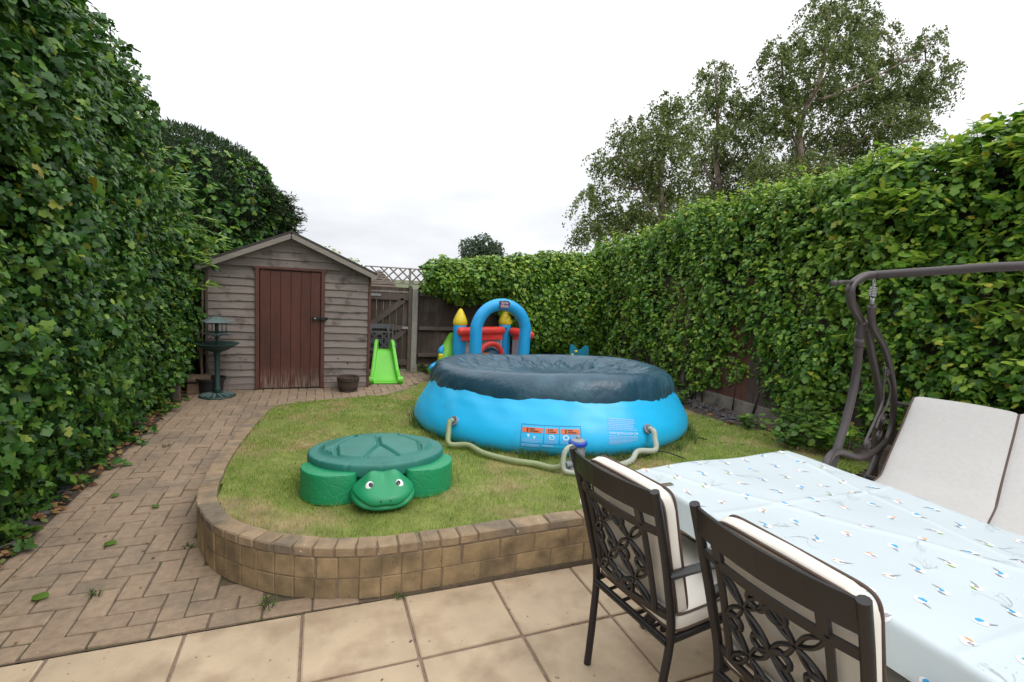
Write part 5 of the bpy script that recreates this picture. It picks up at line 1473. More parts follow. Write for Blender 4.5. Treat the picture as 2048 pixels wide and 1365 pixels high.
SEG_OLD = [ ((-.40, .24), (-.42, .48)), ((.40, .24), (.42, .48)), ((-.42, .48), (-.28, .84)), ((.42, .48), (.28, .84)), ((-.40, .24), (-.84, -.06)), ((.40, .24), (.84, -.06)), ((-.84, -.06), (-.98, .06)), ((.84, -.06), (.98, .06)), ((-.84, -.06), (-.76, -.42)), ((.84, -.06), (.76, -.42)), ((-.42, .48), (-.80, .58)), ((.42, .48), (.80, .58)), ((-.80, -.14), (-.92, -.32)), ((.80, -.14), (.92, -.32))]
def segd(x, y):
    m = 9
    for (a, b) in SEG:
        ax, ay, bx, by = a[0] * .8, a[1] * .8, b[0] * .8, b[1] * .8
        dx, dy = bx - ax, by - ay
        t = max(0, min(1, ((x - ax) * dx + (y - ay) * dy) / (dx * dx + dy * dy)))
        m = min(m, math.hypot(x - ax - t * dx, y - ay - t * dy))
    return m
LR = np.r_[np.linspace(0.001, 0.76, 62), np.linspace(0.77, 0.86, 10), np.linspace(0.88, 0.96, 5), [0.98, 0.993, 1.0, 1.0, 0.995]]
LZ = []
def lid_pt(i, j):
    r = LR[i]; th = 2 * PI * j / 260
    x, y = r * math.cos(th), r * math.sin(th)
    if r <= 0.76: z = 0.236 + 0.040 * (1 - (r / 0.78) ** 2)
    elif r <= 0.86:
        t = (r - 0.76) / 0.10; z = 0.2375 * (1 - t) ** 1.5 + 0.212 * (1 - (1 - t) ** 1.5)
    elif r <= 0.96: z = 0.212
    else: z = {0: 0.210, 1: 0.204, 2: 0.190, 3: 0.150, 4: 0.142}[i - (len(LR) - 5)]
    if r < 0.78:
        d = segd(x, y)
        z -= 0.021 * math.exp(-(d / 0.026) ** 2) - 0.0025 * math.exp(-((d - 0.055) / 0.02) ** 2)
    if r > 0.87:
        a = (th / (2 * PI) * 13 + 0.25) % 1.0
        da = min(a, 1 - a) / 13 * 2 * PI
        k = math.exp(-(da / 0.02) ** 2)
        z -= 0.006 * k * (i < len(LR) - 2); r -= 0.010 * k * (r > 0.97)
    return (0.437 * r * math.cos(th), 0.368 * r * math.sin(th), z)
q = MB(); nL = len(LR)
q.add([lid_pt(i, j) for i in range(nL) for j in range(260)], [(i * 260 + j, i * 260 + (j + 1) % 260, (i + 1) * 260 + (j + 1) % 260, (i + 1) * 260 + j) for i in range(nL - 1) for j in range(260)])
q.build('shell_lid', M['lid'], turtle, smooth=True)

# ================================================================== DINING CHAIRS
def arc_pts(a, b, bow, n=9):
    """points from a to b bowed backwards (-y) in the middle"""
    a, b = Vector(a), Vector(b)
    return [tuple(a.lerp(b, t) + Vector((0, -bow * 4 * t * (1 - t), 0))) for t in [i / (n - 1) for i in range(n)]]
def strip(mb, pts, hgt, thk):
    """flat bar standing on edge along pts (height along z)"""
    vs = []
    N = len(pts)
    for i, p in enumerate(pts):
        p = Vector(p); t = (Vector(pts[min(i + 1, N - 1)]) - Vector(pts[max(i - 1, 0)])).normalized()
        s = Vector((-t.y, t.x, 0)).normalized() * thk / 2
        tilt = Vector((0, -0.22 * 0.5 * hgt, hgt / 2))
        for a, b in ((1, 1), (-1, 1), (-1, -1), (1, -1)): vs.append(p + s * a + tilt * b)
    fs = [(i * 4 + k, i * 4 + (k + 1) % 4, i * 4 + 4 + (k + 1) % 4, i * 4 + 4 + k) for i in range(N - 1) for k in range(4)]
    fs += [(3, 2, 1, 0), tuple((N - 1) * 4 + k for k in range(4))]
    mb.add(vs, fs)
def back_y(z): return 0.035 - 0.24 * max(0, z - 0.42) - 0.06 * max(0, z - 0.42) ** 2 * 2
def dining_chair(label, material, group, name='dining_chair'):
    t = thing(name, label, 'chair', (0, 0, 0), (0, 0, 0), group)
    for s in (-1, 1):
        q = MB()
        pts = spline([(s * 0.205, 0.012, 0.0), (s * 0.212, 0.028, 0.2), (s * 0.222, 0.035, 0.40), (s * 0.232, back_y(0.6), 0.60), (s * 0.238, back_y(0.78), 0.78), (s * 0.24, back_y(0.93), 0.935)], 5)
        q.tube(pts, [0.0155] * len(pts), 10); q.build('rear_leg', material, t, smooth=True, angle=50)
        q = MB(); q.tube(spline([(s * 0.225, 0.46, 0.0), (s * 0.23, 0.455, 0.2), (s * 0.235, 0.45, 0.42), (s * 0.24, 0.43, 0.60)], 4), 0.015, 10); q.build('front_leg', material, t, smooth=True, angle=50)
        q = MB()
        P = spline([(s * 0.235, back_y(0.62) - 0.0, 0.625), (s * 0.25, 0.10, 0.635), (s * 0.26, 0.30, 0.63), (s * 0.26, 0.42, 0.618), (s * 0.257, 0.475, 0.59), (s * 0.255, 0.48, 0.565)], 4)
        q.tube(P, 0.021, 10, flat=0.55); q.build('armrest', material, t, smooth=True, angle=50)
    q = MB(); strip(q, arc_pts((-0.24, back_y(0.89), 0.888), (0.24, back_y(0.89), 0.888), 0.035), 0.085, 0.012)
    for x in (-0.155, 0.155):
        q.bar((x, back_y(0.86) - 0.02, 0.86), (x, back_y(0.80) - 0.018, 0.80), 0.03, 0.014, up=(0, 1, 0))
    q.build('top_rail', material, t)
    q = MB(); strip(q, arc_pts((-0.237, back_y(0.785), 0.785), (0.237, back_y(0.785), 0.785), 0.03), 0.026, 0.013); q.build('back_rail', material, t)
    q = MB(); strip(q, arc_pts((-0.222, back_y(0.45), 0.455), (0.222, back_y(0.45), 0.455), 0.026), 0.026, 0.013); q.build('lower_back_rail', material, t)
    q = MB(); q.tube([(-0.215, 0.03, 0.36), (0.215, 0.03, 0.36)], 0.014, 8)
    q.tube([(-0.23, 0.45, 0.38), (0.23, 0.45, 0.38)], 0.014, 8)
    for s in (-1, 1): q.tube([(s * 0.218, 0.03, 0.37), (s * 0.232, 0.45, 0.39)], 0.014, 8)
    for x in (-0.13, -0.045, 0.045, 0.13): q.tube([(x, 0.03, 0.366), (x, 0.45, 0.386)], 0.007, 6)
    q.build('seat_frame', material, t, smooth=True, angle=50)
    def bk(x, z): return (x, back_y(z) - 0.028 * (1 - (x / 0.24) ** 2), z)
    for s in (-1, 1):
        q = MB(); q.tube([bk(s * 0.162, z) for z in np.linspace(0.455, 0.79, 8)], 0.011, 6); q.build('stile', material, t, smooth=True, angle=50)
    # cast lattice: two by two panels of long petals with small loops where they meet
    q = MB()
    Z0, Z1, X0, X1 = 0.462, 0.775, -0.155, 0.155
    cw, chh = (X1 - X0) / 2, (Z1 - Z0) / 2
    def lens(a, b, w_, r=0.0062):
        a, b = np.array(a), np.array(b); d = b - a; nrm = np.array([-d[1], d[0]]) / np.linalg.norm(d)
        for sg in (1, -1):
            P = [a + d * tt + nrm * sg * w_ * math.sin(PI * tt) for tt in np.linspace(0, 1, 9)]
            q.tube([bk(p[0], p[1]) for p in P], r, 6)
    def loop(c, rx, rz, r=0.0075):
        q.tube([bk(c[0] + rx * math.cos(t), c[1] + rz * math.sin(t)) for t in np.linspace(0, 2 * PI, 17)[:-1]], r, 6, closed=True)
    for i in range(2):
        for j in range(2):
            c = np.array([X0 + cw * (i + .5), Z0 + chh * (j + .5)])
            for dx, dz in ((-1, -1), (1, -1), (-1, 1), (1, 1)):
                lens(c + np.array([dx * 0.004, dz * 0.004]), c + np.array([dx * cw * 0.5, dz * chh * 0.5]), 0.0125, 0.0068)
    for x_, z_ in ((0.0, 0.5), (-0.5, 0.5), (0.5, 0.5), (0.0, 1.0), (0.0, 0.0)):
        for dx in (-1, 1):
            xx = (X1 - X0) * x_ + dx * 0.030
            zz = Z0 + (Z1 - Z0) * z_ + (0.024 if z_ == 0 else (-0.024 if z_ == 1 else 0))
            if X0 - 0.005 < xx < X1 + 0.005: loop((xx, zz), 0.027, 0.022, 0.0085)
    q.build('lattice', material, t, smooth=True, angle=60)
    return t
cA = dining_chair('metal garden chair at the table end, its whole lattice back in view', M['bronze'], 'chairs along the table')
cA.location = (1.075, 1.445, 0.0); cA.rotation_euler = (0, 0, math.radians(-83)); cA.scale = (0.92, 1, 1)
cB = copy_tree(cA)
cB['label'] = 'metal garden chair in the bottom corner, its legs cut off by the picture edge'
cB.location = (1.18, 0.875, 0.0); cB.rotation_euler = (0, 0, math.radians(-87)); cB.scale = (1, 1, 1)
cG = dining_chair('faded grey metal chair standing by the gate behind the green slide', M['grey_metal'], None)
cG.location = (0.93, 8.12, 0.0); cG.rotation_euler = (0, 0, math.radians(176)); cG.scale = (0.86, 0.86, 0.86)
for o in (cG,):
    if 'group' in o: del o['group']

def pad(mb, w, h, t, e1=0.16, e2=0.30, n=48, m=18, crease=0.0):
    def sp(x, e): return math.copysign(abs(x) ** e, x)
    def f(a, b):
        u, v = a * 2 * PI, (b - 0.5) * PI
        x = w / 2 * sp(math.cos(u), e1) * sp(math.cos(v), e2); z = h / 2 * sp(math.sin(u), e1) * sp(math.cos(v), e2); y = t / 2 * sp(math.sin(v), e2 * 1.2)
        y *= 1.0 + 0.22 * (1 - (2 * x / w) ** 2) * (1 - (2 * z / h) ** 2)
        k = 0.0025 * math.sin(x * 46 + z * 9) + 0.002 * math.sin(z * 61 - x * 13)
        return (x + k * 0.6, y + k, z + k * 0.6)
    mb.grid(f, n, m, cu=True)
def pad_piping(mb, w, h, t, r=0.005):
    for s in (-1, 1):
        P = []
        for k in range(48):
            a = 2 * PI * k / 48
            sp = lambda x: math.copysign(abs(x) ** 0.17, x)
            P.append((w / 2 * 1.0 * sp(math.cos(a)) * 0.985, s * t * 0.40, h / 2 * sp(math.sin(a)) * 0.985))
        mb.tube(P, r, 6, closed=True)
def chair_cushion(label, chair):
    t = thing('chair_cushion', label, 'cushion', chair.location, chair.rotation_euler, 'cushions on the table chairs')
    t.scale = chair.scale
    lean = math.atan(0.275)
    for nm, w_, h_, t_, loc, rot in (('back_pad', 0.44, 0.49, 0.062, (0, 0.032, 0.668), (lean, 0, 0)), ('seat_pad', 0.46, 0.47, 0.075, (0, 0.275, 0.435), (math.radians(91.5), 0, 0))):
        q = MB(); pad(q, w_, h_, t_)
        o = q.build(nm, M['cream'], t, smooth=True, loc=loc, rot=rot)
        q = MB(); pad_piping(q, w_, h_, t_); q.build('piping', M['piping'], o, smooth=True)
    return t
chair_cushion('cream piped cushion on the chair at the end of the table', cA)
chair_cushion('cream piped cushion on the cut-off chair in the bottom corner', cB)

# ================================================================== TABLE AND CLOTH
TX0, TX1, TY0, TY1, TZ = 1.42, 2.46, 0.05, 1.885, 0.722
TROT = (0, 0, math.radians(2.6))
table = thing('garden_table', 'black metal garden table hidden under a pale blue bird-print cloth', 'table', ((TX0 + TX1) / 2, (TY0 + TY1) / 2, 0), TROT)
tw_, tl_ = TX1 - TX0, TY1 - TY0
q = MB(); q.cbox((0, 0, TZ - 0.012), (tw_ - 0.01, tl_ - 0.01, 0.018), 0.004); q.build('table_top', M['bronze'], table)
q = MB()
for s in (-1, 1):
    q.cbox((s * (tw_ / 2 - 0.05), 0, TZ - 0.05), (0.03, tl_ - 0.14, 0.055), 0.004); q.cbox((0, s * (tl_ / 2 - 0.06), TZ - 0.051), (tw_ - 0.14, 0.03, 0.055), 0.004)
q.build('apron', M['bronze'], table)
for sx in (-1, 1):
    for sy_ in (-1, 1):
        x, y = sx * (tw_ / 2 - 0.11), sy_ * (tl_ / 2 - 0.14)
        q = MB(); q.tube(spline([(x, y, TZ - 0.03), (x + sx * 0.045, y + sy_ * 0.03, 0.58), (x + sx * 0.01, y, 0.40), (x - sx * 0.03, y - sy_ * 0.02, 0.22), (x + sx * 0.03, y + sy_ * 0.02, 0.05), (x + sx * 0.06, y + sy_ * 0.04, 0.0)], 6), 0.026, 10); q.build('leg', M['bronze'], table, smooth=True)
OV = 0.105
cloth = thing('tablecloth', 'pale blue oilcloth printed with little birds, spread over the garden table', 'tablecloth', ((TX0 + TX1) / 2, (TY0 + TY1) / 2, TZ), TROT)
RC = 0.020
def fold1(u, half, r=RC):
    """distance from the middle along the cloth -> (position, drop) round the table edge"""
    s = math.copysign(1, u); a = abs(u); e0 = half - r
    if a <= e0: return u, 0.0
    a -= e0
    if a < r * PI / 2: return s * (e0 + r * math.sin(a / r)), r * (1 - math.cos(a / r))
    return s * (half + 0.0), r + (a - r * PI / 2)
def cloth_pt(u, v, off=0.0):
    x, dx = fold1(u, tw_ / 2 + 0.012); y, dy = fold1(v, tl_ / 2 + 0.012)
    d = max(dx, dy)
    if dx > 0.02 and dy > 0.02:
        k = min(dx, dy); d = max(dx, dy) + 0.25 * k
        x += math.copysign(0.35 * k, u); y += math.copysign(0.35 * k, v)
    sway = max(0.0, d - 0.02)
    wv = 0.010 * math.sin(v * 9 + 0.5) + 0.006 * math.sin(v * 21)
    wu = 0.010 * math.sin(u * 9 + 2)
    if dx > 0.02: x += math.copysign(sway * (0.06 + 3.0 * abs(wv) / 0.5 * wv), u) + math.copysign(0.10 * sway, u)
    if dy > 0.02: y += math.copysign(sway * 0.12, v)
    z = 0.004 - d
    top = max(0.0, 1 - d * 40)
    z += top * 1.5 * (0.0022 * math.sin(u * 11 + v * 4) + 0.0018 * math.sin(v * 13 - u * 7 + 1) + 0.0035 * math.exp(-((u * 0.86 + v * 0.5 - 0.06) / 0.014) ** 2) + 0.004 * math.exp(-((u * 0.95 - v * 0.2 - 0.25) / 0.010) ** 2) + 0.003 * math.exp(-((v + 0.35 + 0.05 * u) / 0.010) ** 2) + 0.003 * math.exp(-((v - 0.42 + 0.04 * u) / 0.010) ** 2) + 0.002)
    return (x, y, z + off + (0.0 if d < 0.02 else 0)) if not (dx > 0.02 or dy > 0.02) else (x + (math.copysign(off, u) if dx > 0.02 else 0), y + (math.copysign(off, v) if dy > 0.02 and dx <= 0.02 else 0), z)
nu_, nv_ = 130, 190
hu, hv = tw_ / 2 + 0.012 + OV, tl_ / 2 + 0.012 + OV
q = MB(); q.grid(lambda a, b: cloth_pt((a * 2 - 1) * hu, (b * 2 - 1) * hv), nu_, nv_); q.build('cloth_sheet', M['cloth'], cloth, smooth=True)
# printed birds and sprigs: flat print lying on the sheet
def print_poly(mb, poly, c, ang, s, off, mi):
    ca, sa = math.cos(ang), math.sin(ang)
    poly = [(x, y * 1.35) for x, y in poly]
    vs = [cloth_pt(c[0] + (x * ca - y * sa) * s, c[1] + (x * sa + y * ca) * s, off) for x, y in poly]
    n = len(vs)
    ctr = (sum(p[0] for p in poly) / n, sum(p[1] for p in poly) / n)
    vc = cloth_pt(c[0] + (ctr[0] * ca - ctr[1] * sa) * s, c[1] + (ctr[0] * sa + ctr[1] * ca) * s, off)
    mb.add([vc] + vs, [(0, i + 1, (i + 1) % n + 1) for i in range(n)], mi)
body_p = [(0.5 * math.cos(t) * (1 - 0.25 * math.cos(t)), 0.34 * math.sin(t)) for t in np.linspace(0, 2 * PI, 19)[:-1]]
wing_p = [(-0.1, 0.12), (0.12, 0.16), (0.42, -0.04), (0.15, -0.14), (-0.08, -0.1)]
head_p = [(-0.62, 0.12), (-0.5, 0.30), (-0.25, 0.36), (-0.02, 0.30), (-0.2, 0.18), (-0.42, 0.14)]
tail_p = [(0.36, 0.0), (0.95, 0.16), (0.98, 0.10), (0.4, -0.1)]
mats_p = [M['bird_white'], M['bird_grey'], M['bird_blue'], M['bird_green'], M['bird_orange'], M['twig_print']]
rp = random.Random(5)
sprigs = MB()
row = 0
v_ = -hv + 0.03
while v_ < hv - 0.03:
    u_ = -hu + 0.03 + (0.075 if row % 2 else 0.0)
    while u_ < hu - 0.02:
        cc = (u_ + rp.uniform(-.02, .02), v_ + rp.uniform(-.02, .02))
        kind = (row * 2 + int((u_ + 2) / 0.15) * 3 + rp.randint(0, 1)) % 5
        ang = (PI / 2 if kind in (1, 3) else -PI / 2) + rp.uniform(-.9, .9)
        s = 0.035
        birds = MB()
        print_poly(birds, body_p, cc, ang, s, 0.0011, 0)
        if kind == 0: print_poly(birds, [(-0.45, .05), (-.35, .25), (0, .33), (.25, .2), (0.0, .0), (-.3, -.1)], cc, ang, s, 0.0018, 2); print_poly(birds, tail_p, cc, ang, s, 0.0019, 1)
        elif kind == 1: print_poly(birds, head_p, cc, ang, s, 0.0018, 3); print_poly(birds, wing_p, cc, ang, s, 0.0018, 1); print_poly(birds, tail_p, cc, ang, s, 0.0019, 1)
        elif kind == 2: print_poly(birds, wing_p, cc, ang, s, 0.0018, 1); print_poly(birds, head_p, cc, ang, s, 0.0018, 4)
        elif kind == 3: print_poly(birds, wing_p, cc, ang, s * 1.1, 0.0018, 2); print_poly(birds, head_p, cc, ang, s, 0.0019, 1); print_poly(birds, tail_p, cc, ang, s, 0.0019, 1)
        else: print_poly(birds, [(-.1, .1), (.3, .2), (1.05, .5), (.35, .05)], cc, ang, s, 0.0018, 1); print_poly(birds, wing_p, cc, ang, s * 0.8, 0.0018, 1); print_poly(birds, [(-.6, .0), (-.45, .12), (-.3, .05), (-.4, -.1)], cc, ang, s, 0.0019, 4)
        birds.build('printed_bird', mats_p, cloth)
        if rp.random() < 0.30:                       # thin sprig beside the bird
            a0 = rp.uniform(0, 2 * PI); p = np.array(cc) + 0.03 * np.array([math.cos(a0), math.sin(a0)])
            for b_ in range(4):
                a1 = a0 + rp.uniform(-.8, .8); L = rp.uniform(0.04, 0.085)
                pts = [p + L * t * np.array([math.cos(a1 + .5 * t), math.sin(a1 + .5 * t)]) for t in (0, .33, .66, 1)]
                for i in range(3):
                    d = pts[i + 1] - pts[i]; nn = np.array([-d[1], d[0]]) / (np.linalg.norm(d) + 1e-9) * 0.0006
                    if abs(pts[i + 1][0]) > hu or abs(pts[i + 1][1]) > hv: continue
                    sprigs.add([cloth_pt(*(pts[i] - nn), 0.0009), cloth_pt(*(pts[i + 1] - nn), 0.0009), cloth_pt(*(pts[i + 1] + nn), 0.0009), cloth_pt(*(pts[i] + nn), 0.0009)], [(0, 1, 2, 3)])
                e3 = pts[-1]
                for _ in range(3):
                    w_ = e3 + np.array([rp.uniform(-.018, .018), rp.uniform(-.018, .018)])
                    if abs(w_[0]) < hu and abs(w_[1]) < hv: print_poly(sprigs, [(1, 0), (0, 1), (-1, 0), (0, -1)], w_, 0, 0.0016, 0.0009, 0)
        u_ += 0.150
    v_ += 0.118; row += 1
tag(sprigs.build('sprig_print', M['twig_print'], cloth), kind='stuff')
clip = thing('cloth_clip', 'small metal clip gripping the tablecloth at the table corner', 'clip', (TX0 - 0.048, 1.66, TZ), TROT)
q = MB(); q.cbox((0.03, 0, 0.012), (0.075, 0.022, 0.003), 0.001); q.cbox((-0.008, 0, -0.018), (0.003, 0.022, 0.06), 0.001); q.cbox((0.02, 0, -0.047), (0.06, 0.022, 0.003), 0.001); q.build('clip_band', M['brass'], clip)

# ================================================================== GARDEN SWING
swing = thing('garden_swing', 'brown metal garden swing seat frame without its canopy, by the right hedge', 'swing seat', (3.35, 2.15, 0), (0, 0, math.radians(20)))
SL = 1.85
TR = 0.024
for yy in (0.0, -SL):
    q = MB(); q.tube(spline([(-0.36, yy - 0.06 if yy == 0 else yy + 0.06, 1.725), (-0.44, yy - 0.03 if yy == 0 else yy + 0.03, 1.712), (-0.525, yy, 1.665), (-0.552, yy, 1.61), (-0.47, yy, 1.535), (-0.27, yy, 1.452), (-0.20, yy, 1.40)], 6), TR, 12); q.build('top_bend', M['swing_metal'], swing, smooth=True)
    q = MB(); q.tube(spline([(-0.262, yy, 1.44), (-0.228, yy, 1.28), (-0.215, yy, 1.065), (-0.30, yy, 0.82), (-0.435, yy, 0.61), (-0.60, yy, 0.28), (-0.72, yy, 0.0)], 6), TR, 12)
    q.tube([(-0.24, yy, 1.34), (-0.233, yy, 1.29)], TR + 0.004, 12); q.build('front_leg', M['swing_metal'], swing, smooth=True)
    q = MB(); q.tube(spline([(-0.19, yy, 1.44), (-0.10, yy, 1.40), (0.137, yy, 1.19), (0.398, yy, 0.95), (0.54, yy, 0.67), (0.60, yy, 0.40), (0.68, yy, 0.0)], 6), TR, 12); q.build('rear_leg', M['swing_metal'], swing, smooth=True)
    q = MB(); q.tube([(-0.467, yy, 1.68), (-0.70, yy, 1.665), (-0.84, yy, 1.655)], 0.011, 8); q.tube([(-0.82, yy, 1.656), (-0.88, yy, 1.652)], 0.016, 8); q.build('canopy_stub', M['swing_metal'], swing, smooth=True)
q = MB(); q.tube(spline([(-0.36, -0.06, 1.725), (-0.35, -0.35, 1.755), (-0.34, -0.6, 1.78), (-0.34, -1.0, 1.79), (-0.35, -SL + 0.06, 1.725)], 8), TR, 12); q.build('top_bar', M['swing_metal'], swing, smooth=True)
for yy in (-0.062, -SL + 0.062):
    q = MB()
    q.tube(spline([(-0.335, yy, 1.545), (-0.265, yy, 1.43), (0.10, yy, 1.275), (0.45, yy, 1.03), (0.62, yy, 0.80), (0.60, yy, 0.62), (0.40, yy, 0.55), (-0.12, yy, 0.575), (-0.62, yy, 0.705), (-0.80, yy, 0.69), (-0.86, yy, 0.60)], 6), 0.021, 12)
    q.tube(spline([(0.40, yy, 0.55), (0.25, yy, 0.45), (0.1, yy, 0.36)], 4), 0.021, 10)
    q.build('side_arm', M['swing_metal'], swing, smooth=True)
    q = MB()
    def scroll(c, r0, a0, turns, sg=1, n=26):
        return [(c[0] + (r0 * (1 - 0.75 * k / n)) * math.cos(a0 + sg * turns * 2 * PI * k / n), yy, c[1] + (r0 * (1 - 0.75 * k / n)) * 0.55 * math.sin(a0 + sg * turns * 2 * PI * k / n)) for k in range(n + 1)]
    q.tube(spline([(0.30, yy, 1.10), (0.24, yy, 1.13), (0.20, yy, 1.12), (0.22, yy, 0.99), (0.24, yy, 0.88), (0.05, yy, 0.74), (-0.06, yy, 0.66), (-0.05, yy, 0.62)], 6), 0.008, 7)
    q.tube(spline([(0.30, yy, 1.05), (0.42, yy, 0.96), (0.40, yy, 0.86), (0.24, yy, 0.78), (0.18, yy, 0.72)], 6), 0.008, 7)
    q.tube(scroll((0.38, 0.75), 0.075, 0.5, 1.4), 0.007, 6); q.tube(scroll((0.28, 0.66), 0.07, 0.2, 1.4, -1), 0.007, 6); q.tube(scroll((0.05, 0.63), 0.07, 1.0, 1.3), 0.007, 6); q.tube(scroll((0.29, 1.10), 0.05, 2.5, 1.1), 0.007, 6)
    q.build('scrollwork', M['swing_metal'], swing, smooth=True)
    q = MB(); n = 90
    q.tube([(-0.352 + 0.017 * math.cos(k / n * 2 * PI * 6), yy + 0.017 * math.sin(k / n * 2 * PI * 6), 1.655 - 0.055 * k / n) for k in range(n + 1)], 0.0042, 6)
    q.tube([(-0.36 + 0.02 * math.cos(a), yy, 1.685 + 0.03 * math.sin(a)) for a in np.linspace(0, 2 * PI, 15)[:-1]], 0.004, 6, closed=True)
    q.tube([(-0.345, yy, 1.60), (-0.335, yy, 1.545)], 0.012, 8)
    q.build('spring', M['steel'], swing, smooth=True)
q = MB()
for x, z in ((0.66, 0.84), (0.1, 0.40), (-0.5, 0.44)): q.tube([(x, -0.06, z), (x, -SL + 0.06, z)], 0.015, 8)
q.build('seat_frame', M['swing_metal'], swing, smooth=True)
sc = thing('swing_cushion', 'pale grey padded back and seat cushion on the garden swing, seams piped brown', 'cushion', (3.35, 2.15, 0), (0, 0, math.radians(20)))
prof = spline([(0.72, 0.80), (0.71, 0.875), (0.66, 0.902), (0.60, 0.89), (0.46, 0.79), (0.30, 0.68), (0.10, 0.56), (-0.02, 0.49), (-0.12, 0.47), (-0.4, 0.475), (-0.58, 0.47), (-0.61, 0.44), (-0.58, 0.41)], 6)
ys = [-0.165, -0.70, -1.235, -SL + 0.085]
for i in range(3):
    ya, yb = ys[i], ys[i + 1]
    def sh(a, b, ya=ya, yb=yb):
        x = b * (len(prof) - 1); k = min(int(x), len(prof) - 2); t = x - k
        p = prof[k] * (1 - t) + prof[k + 1] * t
        e4 = min(a, 1 - a)
        puff = 0.020 * (1 - math.exp(-(e4 / 0.045) ** 0.8)) * min(1, 8 * min(b, 1 - b))
        d = prof[min(k + 1, len(prof) - 1)] - prof[k]; n_ = np.array([d[1], -d[0]]) / (np.linalg.norm(d) + 1e-9)
        p = p - n_ * (-puff) * 1.0
        return (p[0], ya + (yb - ya) * a, p[1] + 0.002 * math.sin(a * 9 + b * 17))
    q = MB(); q.grid(sh, 40, 90); q.add([], []); q.build('padded_panel', M['swing_fabric'], sc, smooth=True)
for yv in ys:
    q = MB(); q.tube([(p[0] - 0.002, yv, p[1] - 0.002) for p in prof], 0.008, 7); q.build('piping', M['piping'], sc, smooth=True)
q = MB(); q.grid(lambda a, b: (np.interp(b, [0, .3, .62, 1], [0.72, 0.42, 0.0, -0.56]), -0.17 + (-SL + 0.26) * a, np.interp(b, [0, .3, .62, 1], [0.80, 0.63, 0.42, 0.41])), 4, 20); q.build('cushion_underside', M['swing_fabric'], sc, smooth=True)

# ================================================================== BOUNCY CASTLE
castle = thing('bouncy_castle', 'child\'s inflatable castle with a blue arch, yellow turret tips and red rails', 'inflatable castle', (2.66, 7.6, 0.02))
def itube(name, pts, r, material, n=18, k=6, cap=True, parent=None):
    P = spline(pts, k)
    rr = [r] * len(P) if not isinstance(r, (list, tuple)) else list(np.interp(np.linspace(0, 1, len(P)), np.linspace(0, 1, len(r)), r))
    if cap:
        d0, d1 = unit(P[0] - P[1]), unit(P[-1] - P[-2])
        P = [P[0] + d0 * rr[0] * 0.5, P[0] + d0 * rr[0] * 0.35] + P + [P[-1] + d1 * rr[-1] * 0.35, P[-1] + d1 * rr[-1] * 0.5]
        rr = [rr[0] * 0.35, rr[0] * 0.75] + rr + [rr[-1] * 0.75, rr[-1] * 0.35]
    q = MB(); q.tube([tuple(p) for p in P], rr, n); return q.build(name, material, parent or castle, smooth=True)
AY = -0.38
arch = [(-0.40, AY, 0.0), (-0.40, AY, 0.4), (-0.405, AY, 0.8)] + [(-0.405 * math.cos(a), AY, 0.80 + 0.415 * math.sin(a)) for a in np.linspace(0.25, PI - 0.25, 9)] + [(0.405, AY, 0.8), (0.40, AY, 0.4), (0.40, AY, 0.0)]
itube('arch', arch, 0.093, M['castle_blue'], 20, 5)
# name plaque on the arch crown
pq = MB(); w_, h_ = 0.088, 0.062
pq.add([(x * w_, AY - 0.098 - 0.0 * abs(x), 1.222 + z * h_) for x, z in ((-1, -.9), (-.55, -1.05), (.6, -.85), (1, -.3), (1.02, .45), (.5, .95), (-.95, .85))] + [(x * w_, AY - 0.085, 1.222 + z * h_) for x, z in ((-1, -.9), (-.55, -1.05), (.6, -.85), (1, -.3), (1.02, .45), (.5, .95), (-.95, .85))], [(0, 1, 2, 3, 4, 5, 6), (13, 12, 11, 10, 9, 8, 7)] + [(i, (i + 1) % 7, 7 + (i + 1) % 7, 7 + i) for i in range(7)])
M['plaque'] = mat('plaque_purple', (0.11, 0.05, 0.11), 0.45, 0.03); M['plaque_pink'] = mat('plaque_pink', (0.66, 0.50, 0.60), 0.45, 0.03)
plq = pq.build('name_plaque', M['plaque'], castle)
for body, z, sz in (('little', 1.246, 0.062), ('tikes', 1.198, 0.068)):
    V, Fc = text_verts(body, sz, True)
    q = MB(); q.add([(v.x, AY - 0.1005, z + v.y) for v in V], Fc); q.build('lettering', M['plaque_pink'], plq)
for nm, x, y, zt in (('a', -0.53, 0.10, 1.085), ('b', 0.36, 0.42, 1.065)):
    itube('turret', [(x, y, 0.05), (x, y, 0.45), (x, y, 0.86)], 0.105, M['castle_blue'], 18, 3)
    q = MB(); q.lathe([(0.0, 0.80), (0.09, 0.815), (0.117, 0.86), (0.112, 0.91), (0.085, 0.98), (0.052, 1.05), (0.03, zt), (0.02, zt + 0.014), (0.0, zt + 0.018)], 20, (x, y, 0.0)); q.build('turret_tip', M['castle_yellow'], castle, smooth=True)
for x, y in ((-0.53, 0.95), (0.55, 0.95)):
    pass
itube('rail', [(-0.56, -0.02, 0.745), (-0.1, 0.12, 0.75), (0.26, 0.28, 0.745)], 0.068, M['castle_red'], 16, 6)
itube('rail', [(0.45, 0.30, 0.735), (0.58, 0.0, 0.73), (0.56, -0.25, 0.73)], 0.066, M['castle_red'], 16, 6)
itube('base_tube', [(-0.55, 0.0, 0.13), (-0.1, 0.1, 0.13), (0.3, 0.25, 0.13)], 0.13, M['castle_red'], 16, 6)
itube('base_tube', [(0.5, 0.3, 0.13), (0.55, -0.1, 0.13), (0.5, -0.35, 0.13)], 0.13, M['castle_blue'], 16, 6)
q = MB(); q.cbox((0.0, 0.25, 0.09), (1.15, 1.2, 0.17), 0.06); q.build('floor', M['castle_orange'], castle, smooth=True, angle=40)
